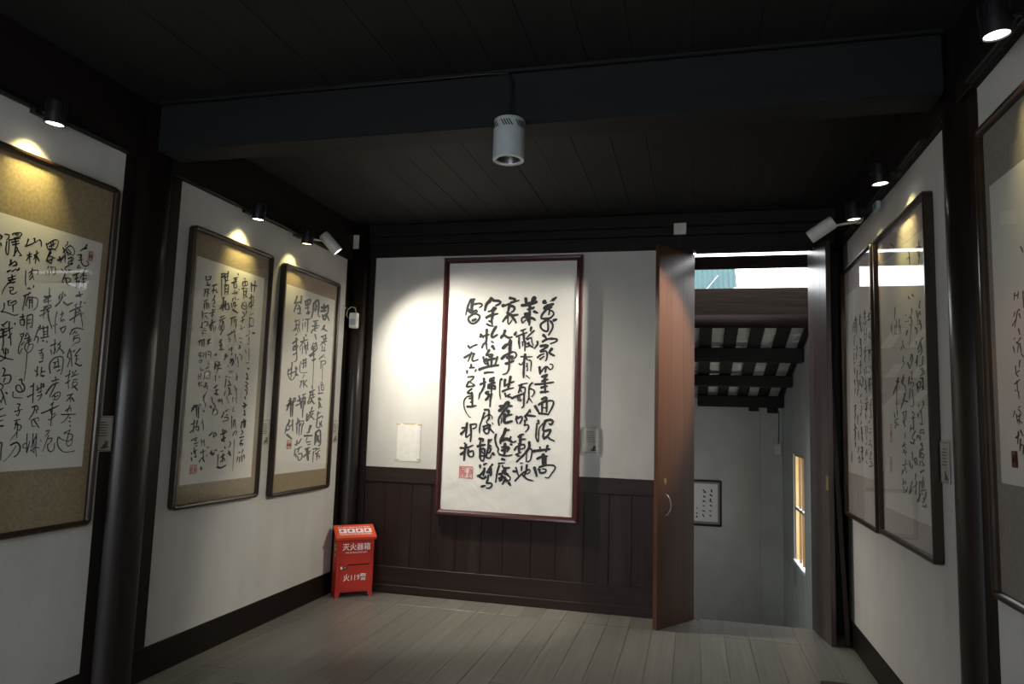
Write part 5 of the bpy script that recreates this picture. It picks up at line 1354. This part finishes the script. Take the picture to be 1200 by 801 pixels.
def card(label, S, u0, u1, z0, z1, flip=False):
    off = S((u0 + u1) / 2, z0, 0)
    t = thing('label_card', off, label, 'label', 'exhibit label cards')
    w = u1 - u0
    bm = bmesh.new()
    pts = [S(u, z, d) - off for d in (0.0085, 0.0125) for (u, z) in ((u0, z0), (u1, z0), (u1, z1), (u0, z1))]
    vs = [bm.verts.new(p) for p in pts]
    for f in ((0, 1, 2, 3), (4, 5, 6, 7), (0, 1, 5, 4), (1, 2, 6, 5), (2, 3, 7, 6), (3, 0, 4, 7)):
        bm.faces.new([vs[i] for i in f])
    build('card', bm, 'label_card', t)
    h = z1 - z0
    rn = random.Random(int(u0 * 100))
    ln = []
    for k in range(6):
        zz = z1 - h * (0.18 + 0.075 * k)
        ln.append((u0 + w * 0.25, zz, u0 + w * rn.uniform(0.6, 0.78), zz))
    bars('printed_lines', S, off, ln, 0.005, 0.0130, 'label_ink', t)
    bars('card_border', S, off, [(u0 + 0.006, z0 + 0.006, u1 - 0.006, z0 + 0.006), (u1 - 0.006, z0 + 0.006, u1 - 0.006, z1 - 0.006), (u1 - 0.006, z1 - 0.006, u0 + 0.006, z1 - 0.006), (u0 + 0.006, z1 - 0.006, u0 + 0.006, z0 + 0.006)], 0.003, 0.0130, 'label_ink', t)
    cs = -1 if flip else 1
    cu = u0 + w * (0.3 if flip else 0.68)
    bars('printed_sketch', S, off, [(cu - 0.02, z0 + h * 0.10, cu + 0.022, z0 + h * 0.12), (cu - 0.012, z0 + h * 0.16, cu + 0.016, z0 + h * 0.19), (cu, z0 + h * 0.12, cu + 0.004, z0 + h * 0.28), (cu + 0.01, z0 + h * 0.22, cu + 0.018, z0 + h * 0.26)], 0.011, 0.0131, 'label_ink', t)
    return t


card('pale label card straddling the jamb beside the nearest left scroll', SL, 3.195, 3.335, 1.352, 1.545)
card('label card on the left wall between the two far scrolls', SL, 4.745, 4.86, 1.345, 1.535)
card('label card on the left wall between the last scroll and the corner column', SL, 5.825, 5.945, 1.335, 1.535)
card('label card on the back wall right of the big red-framed scroll', SB, -0.925, -0.782, 1.322, 1.545)
card('label card on the right wall beside the round column', SR, 3.70, 3.81, 1.36, 1.553, True)
card('small dark notice under the lattice window in the stairwell', surf('x', XS, -1), 8.96, 9.2, -0.20, -0.02)

# blank sheet taped on the back wall
pp = thing('blank_sheet', (-2.53, YB, 1.18), 'blank white sheet taped on the back wall left of the big scroll', 'paper')
quadp = bmesh.new()
add_box(quadp, -0.115, 0.112, -0.003, -0.0015, 0.0, 0.345)
build('sheet', quadp, 'plain_paper', pp)
for (a, b_) in ((-0.11, 0.335), (0.10, 0.335), (0.105, 0.02), (-0.11, 0.01)):
    tq = bmesh.new()
    add_box(tq, a - 0.02, a + 0.02, -0.0042, -0.0032, b_ - 0.007, b_ + 0.007)
    build('tape', tq, 'tape', pp)
box('tape_top', (-0.06, 0.06, -0.0042, -0.0032, 0.335, 0.348), 'tape', pp)

# ------------------------------------------------------------------ track lights


def track(label, side, y0, y1):
    xs = XL + 0.06 if side < 0 else XR - 0.06
    s = 1 if side < 0 else -1
    t = thing('light_track', (xs, y0, 3.0), label, 'lighting track', 'lighting tracks')
    box('rail', (-0.017, 0.017, 0, y1 - y0, 0.014, 0.028), 'black_metal', t, 0.003)
    box('rail_slot', (-0.006, 0.006, 0.01, y1 - y0 - 0.01, 0.0125, 0.0145), 'dark_gap', t)
    for k in (0.12, 0.88):
        yy = (y1 - y0) * k
        a, b_ = (-0.028, 0.0) if s > 0 else (0.0, 0.028)
        box('rail_clip', (min(a, b_) - 0.0, max(a, b_), yy - 0.015, yy + 0.015, 0.016, 0.028), 'black_metal', t)
    return t


track('black lighting track along the near left bay above the gold-mounted scroll', -1, 0.9, 3.2)
track('black lighting track over the two far scrolls of the left wall', -1, 3.85, 5.7)
track('black lighting track along the near right bay by the photo edge', 1, 0.9, 3.15)
track('black lighting track over the two far scrolls of the right wall', 1, 3.75, 5.6)


def spotlight(name, label, mount, lens, aim, r, L, mat, power, lens_mat, color, cone, blend, group, fins=True, beam=None):
    """mount: where the arm meets the track; lens: centre of the lit face; aim: unit direction of light"""
    aim = Vector(aim).normalized()
    lens = Vector(lens)
    mount = Vector(mount)
    t = thing(name, mount, label, 'spotlight', group)
    q = aim.to_track_quat('-Z', 'Y')
    R4 = q.to_matrix().to_4x4()
    body = lathe('lamp_body', [(0, L), (r * 0.82, L), (r * 0.96, L - 0.008), (r, L - 0.02), (r, L * 0.48), (r * 0.965, L * 0.475), (r * 0.965, L * 0.455), (r, L * 0.45), (r, 0.004), (r * 0.985, 0.0), (r * 0.86, 0.0), (r * 0.84, 0.006), (r * 0.80, 0.022), (0, 0.022)], mat, t, 36)
    body.matrix_local = Matrix.Translation(lens - mount) @ R4
    ln = lathe('lens', [(0, 0.006), (r * 0.84, 0.006), (r * 0.84, 0.009), (0, 0.009)], lens_mat, t, 32)
    ln.matrix_local = Matrix.Translation(lens - mount) @ R4
    if fins:
        fb = bmesh.new()
        for k in range(16):
            a = 2 * PI * k / 16
            c, s = math.cos(a), math.sin(a)
            mm = Matrix.Rotation(a, 4, 'Z')
            n0 = len(fb.verts)
            add_box(fb, r * 0.96, r * 1.05, -0.0015, 0.0015, L * 0.55, L * 0.95)
            fb.verts.ensure_lookup_table()
            for v in fb.verts[n0:]:
                v.co = mm @ v.co
        f_ = build('cooling_fins', fb, mat, t)
        f_.matrix_local = Matrix.Translation(lens - mount) @ R4
    # arm: from the track down to the side of the body
    ctr = lens - aim * (L * 0.62)
    side = Vector((mount.x - ctr.x, 0, 0)).normalized() if abs(mount.x - ctr.x) > 0.02 else Vector((1, 0, 0))
    ab = bmesh.new()
    p1 = ctr + (mount - ctr).normalized() * r * 0.9
    mid = Vector((mount.x, mount.y, (mount.z + p1.z) / 2))
    add_tube(ab, [p1 - mount, mid - mount, Vector((0, 0, 0.0))], 0.009, 8)
    build('arm', ab, mat, t, True)
    box('track_adapter', (-0.016, 0.016, -0.045, 0.045, -0.012, 0.011), mat, t, 0.003)
    l = bpy.data.lights.new('lamp_light', 'SPOT')
    l.energy = power
    l.color = color
    l.spot_size = math.radians(cone)
    l.spot_blend = blend
    l.shadow_soft_size = 0.03
    lo = bpy.data.objects.new('lamp_light', l)
    COL.objects.link(lo)
    lo.parent = t
    bq = (Vector(beam).normalized() if beam else aim).to_track_quat('-Z', 'Y').to_matrix().to_4x4()
    lo.matrix_local = Matrix.Translation(lens - mount + aim * 0.004) @ bq
    return t


WARM = (1.0, 0.86, 0.36)
NEUT = (1.0, 0.93, 0.80)
ZL = 2.945
GR = 'track spotlights'
xl, xr = XL + 0.06, XR - 0.06
spotlight('track_spotlight', 'black spotlight shining on the nearest left scroll', (xl, 2.66, 3.0), (-3.0, 2.673, ZL), (-0.06, 0.0, -1), 0.047, 0.12, 'black_metal', SPOT_BLACK * 1.5, 'lens_lit', WARM, 78, 1.0, GR, beam=(-0.55, 0.02, -1))
spotlight('track_spotlight', 'black spotlight shining on the dense-text scroll of the left wall', (xl, 4.34, 3.0), (-3.0, 4.35, ZL), (-0.06, 0.0, -1), 0.047, 0.12, 'black_metal', SPOT_BLACK * 1.3, 'lens_lit', WARM, 78, 1.0, GR, beam=(-0.55, -0.02, -1))
spotlight('track_spotlight', 'dim black spotlight beside the white one on the left wall', (xl, 5.0, 3.0), (-3.0, 5.02, ZL - 0.012), (-0.06, 0.0, -1), 0.047, 0.12, 'black_metal', SPOT_BLACK * 0.6, 'lens_warm', WARM, 78, 1.0, GR, beam=(-0.55, -0.02, -1))
spotlight('track_spotlight', 'white spotlight with glowing lens on the left wall near the corner', (xl, 5.16, 3.0), (-2.93, 5.40, 2.96), (1.30, 0.75, -1.60), 0.046, 0.19, 'white_metal', SPOT_CAN_L, 'lens_lit', NEUT, 96, 1.0, GR, False)
spotlight('track_spotlight', 'bright black spotlight at the top right, nearest the camera', (xr, 2.62, 3.0), (1.0, 2.633, ZL), (0.06, 0.0, -1), 0.047, 0.12, 'black_metal', SPOT_BLACK * 1.0, 'lens_lit', WARM, 78, 1.0, GR, beam=(0.55, 0.02, -1))
spotlight('track_spotlight', 'black spotlight above the pale scroll beside the right column', (xr, 4.20, 3.0), (1.0, 4.20, ZL), (0.06, 0.0, -1), 0.047, 0.12, 'black_metal', SPOT_BLACK * 1.0, 'lens_lit', WARM, 78, 1.0, GR, beam=(0.55, 0.02, -1))
spotlight('track_spotlight', 'faint black spotlight beside the white one on the right wall', (xr, 4.87, 3.0), (1.0, 4.87, ZL - 0.012), (0.06, 0.0, -1), 0.047, 0.12, 'black_metal', SPOT_BLACK * 0.5, 'lens_warm', WARM, 78, 1.0, GR, beam=(0.55, 0.02, -1))
spotlight('track_spotlight', 'white spotlight pointing away from the camera near the open door', (xr, 5.14, 3.0), (0.79, 5.27, 2.925), (-2.4, 0.80, -1.55), 0.047, 0.19, 'white_metal', SPOT_CAN_R, 'lens_lit', NEUT, 64, 0.4, GR, False)

# small things on the right track
gt = thing('driver_box', (XR - 0.05, 4.72, 2.965), 'small green-labelled driver box on the right track', 'box')
box('case', (-0.012, 0.012, -0.05, 0.05, -0.02, 0.03), 'plastic_grey', gt, 0.003)
box('tag', (-0.0135, -0.0125, -0.042, 0.03, -0.014, 0.02), 'green_tag', gt)
jb = thing('junction_box', (XR - 0.045, 2.42, 2.80), 'pale junction box at the top right edge of the photo', 'box')
box('case', (-0.02, 0.02, -0.05, 0.05, 0.0, 0.10), 'plastic_grey', jb, 0.004)

# ------------------------------------------------------------------ hanging can light
can = thing('ceiling_can_light', (-0.90, 3.34, 2.885), 'grey-white cylindrical can light hanging in front of the cross beam', 'ceiling light')
R_ = 0.079
cz = 0.205
lathe('housing', [(0, cz), (R_ * 0.9, cz), (R_ * 0.98, cz - 0.004), (R_, cz - 0.012), (R_, 0.006), (R_ * 0.99, 0.0), (R_ * 0.86, 0.0), (R_ * 0.76, 0.012)], 'grey_white', can, 48)
rim = lathe('rim', [(R_ * 0.985, 0.001), (R_ * 0.985, -0.004), (R_ * 0.78, -0.004), (R_ * 0.76, 0.004)], 'white_metal', can, 48)
lathe('reflector', [(R_ * 0.76, 0.003), (R_ * 0.66, 0.03), (R_ * 0.45, 0.06), (0.018, 0.07), (0, 0.07)], 'reflector_dark', can, 40)
lathe('bulb', [(0, 0.018), (0.012, 0.02), (0.02, 0.032), (0.02, 0.05), (0.012, 0.068), (0, 0.07)], 'plastic_white', can, 20)
for k in range(3):
    a = 2 * PI * k / 3 + 0.4
    tube('bulb_clip', [(0.02 * math.cos(a), 0.02 * math.sin(a), 0.03), (0.058 * math.cos(a), 0.058 * math.sin(a), 0.02)], 0.003, 'steel', can, 6)
for g, a0 in enumerate((-100, -155, -45, 20, 80, 140)):
    for k in range(4):
        a = math.radians(a0 + k * 9.5)
        sb = bmesh.new()
        add_box(sb, -0.0028, 0.0028, -0.0012, 0.0012, -0.018, 0.018)
        s_ = build('vent_slot', sb, 'dark_gap', can)
        s_.matrix_local = Matrix.Translation((R_ * math.cos(a), R_ * math.sin(a), cz - 0.038)) @ Matrix.Rotation(a + PI / 2, 4, 'Z') @ Matrix.Rotation(math.radians(-32), 4, 'Y')
tube('stem', [(0, 0.0, cz), (0, 0.0, cz + 0.012)], 0.03, 'black_metal', can, 16)
cable = tube('power_cable', [(-2.4, 3.392, 3.374), (-1.7, 3.388, 3.372), (-1.02, 3.385, 3.370), (-0.93, 3.383, 3.36), (-0.905, 3.375, 3.32), (-0.90, 3.36, 3.2), (-0.90, 3.345, 3.11), (-0.90, 3.34, 3.098)], 0.005, 'cable_black')
tag(cable, 'thin black cable running along the cross beam down to the can light', 'cable')
for i, (hx_, hy, lb_) in enumerate(((-2.0, 4.13, 'small dark ceiling hook left of the can light'), (-0.73, 4.10, 'small pale-tipped ceiling hook right of the can light'))):
    hk = thing('ceiling_hook', (hx_, hy, ZC), lb_, 'hook', 'ceiling hooks')
    tube('shank', [(0, 0, 0.002), (0, 0, -0.03), (0.02, 0, -0.04), (0.034, 0, -0.03)], 0.006, 'steel' if i else 'cable_black', hk, 8)
    box('base', (-0.045, 0.01, -0.012, 0.012, -0.010, 0.0), 'cable_black', hk, 0.003)

# ------------------------------------------------------------------ boxes and sensors
sq = thing('junction_box', (-0.112, YB - 0.055, 3.202), 'square off-white junction box above the left door leaf', 'box')
box('case', (-0.052, 0.052, -0.03, 0.0, 0.0, 0.098), 'plastic_white', sq, 0.004)
tube('lead', [(0.0, -0.008, 0.0), (0.0, 0.01, -0.05), (0.0, 0.018, -0.13)], 0.004, 'cable_black', sq, 6)
sq2 = thing('junction_box', (-3.085, 6.035, 3.14), 'small white box at the top of the left corner column', 'box')
box('case', (-0.035, 0.030, -0.026, -0.004, 0.0, 0.13), 'plastic_white', sq2, 0.003)
se = thing('motion_sensor', (-3.055, 6.03, 2.385), 'white sensor with curled tan cable on the left corner column', 'sensor')
box('case', (-0.043, 0.043, -0.045, 0.0, 0.0, 0.145), 'plastic_white', se, 0.010)
box('sensor_window', (-0.022, 0.030, -0.048, -0.044, 0.03, 0.085), 'plastic_grey', se, 0.002)
tube('cable_loop', [(0.02, -0.02, 0.14), (0.01, -0.03, 0.19), (-0.03, -0.03, 0.20), (-0.065, -0.03, 0.17), (-0.07, -0.04, 0.12), (-0.05, -0.03, 0.09)], 0.006, 'cable_tan', se, 8)
tube('cable_tail', [(-0.065, -0.03, 0.18), (-0.08, -0.05, 0.19), (-0.10, -0.075, 0.235)], 0.006, 'cable_tan', se, 8)
ms = thing('motion_sensor', (1.09, YQ - 0.06, 1.21), 'small grey-white sensor in the far corner of the stairwell', 'sensor')
box('case', (-0.05, 0.05, -0.06, 0.0, 0.0, 0.16), 'plastic_white', ms, 0.012)
tube('cable', [(0.02, -0.01, 0.15), (0.03, -0.01, 0.6)], 0.006, 'cable_black', ms, 6)

# leaning board beside the right door leaf
lean = thing('leaning_plank', (1.115, 5.93, 0.0), 'narrow dark plank leaning in the gap behind the right door leaf', 'plank')
lm = bmesh.new()
add_box(lm, -0.018, 0.018, -0.012, 0.012, 0.0, 2.1, 0.002)
lo_ = build('plank', lm, 'wainscot', lean)
lo_.rotation_euler = (math.radians(-1.6), math.radians(-2.3), 0)

# low bench in the bottom right corner
bench = thing('low_bench', (0.84, 3.25, 0.0), 'dark reddish bench, only a corner seen at the bottom right edge', 'bench')
box('seat', (-0.245, 0.21, -0.60, 0.585, 0.36, 0.40), 'frame_red', bench, 0.006)
for sx in (-0.2, 0.16):
    for sy in (-0.54, 0.50):
        box('leg', (sx - 0.02, sx + 0.02, sy - 0.02, sy + 0.02, 0.0, 0.36), 'frame_red', bench, 0.003)
for sx in (-0.2, 0.16):
    box('apron', (sx - 0.01, sx + 0.01, -0.53, 0.49, 0.30, 0.36), 'frame_red', bench)

# ------------------------------------------------------------------ fire extinguisher box
fb_ = thing('fire_extinguisher_box', (-3.005, 5.825, 0.0), 'red metal fire extinguisher box with white characters on the floor in the left corner', 'fire box', rz=math.radians(40.5))
W, D, H0, H1 = 0.330, 0.135, 0.525, 0.60     # front height, back height
T_ = 0.004
# carcass with cut-out plinth: side panels, back, face frame
fm = bmesh.new()


def side_poly(x0, x1):
    poly = [(0.0, 0.0), (0.03, 0.0), (0.045, 0.05), (D - 0.045, 0.05), (D - 0.03, 0.0), (D, 0.0), (D, H1 - 0.008), (0.0, H0 - 0.008)]
    a = [fm.verts.new((x0, y, z)) for y, z in poly]
    b_ = [fm.verts.new((x1, y, z)) for y, z in poly]
    fm.faces.new(a)
    fm.faces.new(b_[::-1])
    for i in range(len(poly)):
        j = (i + 1) % len(poly)
        fm.faces.new((a[i], a[j], b_[j], b_[i]))


side_poly(0, T_)
side_poly(W - T_, W)
add_box(fm, T_, W - T_, D - T_, D, 0.05, H1 - 0.01)
add_box(fm, T_, W - T_, T_, D - T_, 0.045, 0.049)
fpoly = [(0, 0), (0.030, 0), (0.046, 0.05), (W - 0.046, 0.05), (W - 0.030, 0), (W, 0), (W, 0.075), (0, 0.075)]
va = [fm.verts.new((x, 0.0, z)) for x, z in fpoly]
vb = [fm.verts.new((x, T_, z)) for x, z in fpoly]
fm.faces.new(va)
fm.faces.new(vb[::-1])
for i in range(len(fpoly)):
    j = (i + 1) % len(fpoly)
    fm.faces.new((va[i], va[j], vb[j], vb[i]))
add_box(fm, 0, 0.034, 0.0, T_, 0.075, H0 - 0.01)
add_box(fm, W - 0.026, W, 0.0, T_, 0.075, H0 - 0.01)
add_box(fm, 0.034, W - 0.026, 0.0, T_, H0 - 0.03, H0 - 0.01)
add_box(fm, 0.034, W - 0.026, T_, T_ + 0.004, 0.05, H0 - 0.02)
build('body', fm, 'fire_red', fb_)
box('lower_door', (0.030, W - 0.022, -0.005, -0.0005, 0.062, 0.272), 'fire_red', fb_, 0.0015)
box('upper_door', (0.038, W - 0.030, -0.003, -0.0005, 0.283, H0 - 0.024), 'fire_red', fb_, 0.0015)
box('door_gap', (0.10, W - 0.035, -0.0008, -0.0002, 0.272, 0.283), 'dark_gap', fb_)
# sloping lid with a lip all round
lid = bmesh.new()
ang = math.atan2(H1 - H0, D)
Ls = math.hypot(D, H1 - H0)
mt = Matrix.Translation((0, -0.024, H0 - 0.020)) @ Matrix.Rotation(ang, 4, 'X')
add_box(lid, -0.014, W + 0.014, 0.0, Ls + 0.028, 0.008, 0.014, 0.002)
add_box(lid, -0.014, W + 0.014, 0.0, 0.004, -0.014, 0.010)
add_box(lid, -0.014, -0.010, 0.0, Ls + 0.028, -0.010, 0.010)
add_box(lid, W + 0.010, W + 0.014, 0.0, Ls + 0.028, -0.010, 0.010)
bmesh.ops.transform(lid, matrix=mt, verts=lid.verts[:])
lid_o = build('lid', lid, 'fire_orange', fb_)
# printed pictograms and text lines on the lid (kept to blocks: too small to read)
pb = bmesh.new()
for k in range(4):
    cx = 0.055 + k * 0.075
    add_box(pb, cx - 0.033, cx + 0.033, 0.066, 0.124, 0.0142, 0.0146)
bmesh.ops.transform(pb, matrix=mt, verts=pb.verts[:])
pic = build('pictogram', pb, 'white_print', fb_)
pb = bmesh.new()
rn = random.Random(9)
for k in range(4):
    cx = 0.055 + k * 0.075
    add_box(pb, cx - 0.012, cx + 0.008, 0.082, 0.112, 0.0148, 0.0150)
    add_box(pb, cx - 0.020, cx - 0.014, 0.080, 0.100, 0.0148, 0.0150)
bmesh.ops.transform(pb, matrix=mt, verts=pb.verts[:])
build('pictogram_figure', pb, 'fire_red', fb_)['kind'] = 'stuff'
pb = bmesh.new()
for row, (v0, v1) in enumerate(((0.138, 0.148), (0.050, 0.057), (0.038, 0.044))):
    xx = 0.02
    while xx < W - 0.03:
        w_ = rn.uniform(0.006, 0.02)
        add_box(pb, xx, xx + w_, v0, v1, 0.0142, 0.0146)
        xx += w_ + rn.uniform(0.004, 0.009)
bmesh.ops.transform(pb, matrix=mt, verts=pb.verts[:])
build('instruction_lines', pb, 'white_print', fb_)['kind'] = 'stuff'


def print_text(name, s, size, cx, cz_, mat, weight, sx=1.0, y=-0.0062):
    mtx = Matrix.Translation((cx, y, cz_)) @ Matrix.Rotation(PI / 2, 4, 'X') @ Matrix.Diagonal((sx, 1, 1, 1))
    me = text_bm(s, size, mtx, weight)
    o = link(name, me, mat, fb_)
    o['kind'] = 'stuff'
    return o


print_text('lettering', '灭火器箱', 0.064, 0.172, 0.428, 'white_print', 0.0004, 0.98, -0.0042)
print_text('small_lettering', 'FIRE EXTINGUISHER BOX', 0.017, 0.172, 0.383, 'white_print', 0.0001, 1.0, -0.0042)
print_text('lettering', '火119警', 0.064, 0.168, 0.168, 'white_print', 0.0005, 0.92, -0.0062)
box('lock_sticker', (0.036, 0.098, -0.0062, -0.0051, 0.246, 0.268), 'black_print', fb_)
box('lock_badge', (0.037, 0.055, -0.0070, -0.0060, 0.246, 0.268), 'white_print', fb_)
box('badge_mark', (0.064, 0.090, -0.0070, -0.0062, 0.254, 0.261), 'plastic_grey', fb_)
bm = bmesh.new()
add_box(bm, -0.0014, -0.0004, 0.030, 0.080, 0.40, 0.455)
build('yellow_sticker', bm, 'yellow_print', fb_)
bm = bmesh.new()
add_box(bm, -0.0022, -0.0015, 0.045, 0.066, 0.418, 0.438)
build('sticker_mark', bm, 'black_print', fb_)
bm = bmesh.new()
add_box(bm, -0.0014, -0.0004, 0.044, 0.062, 0.345, 0.375)
build('white_sticker', bm, 'white_print', fb_)
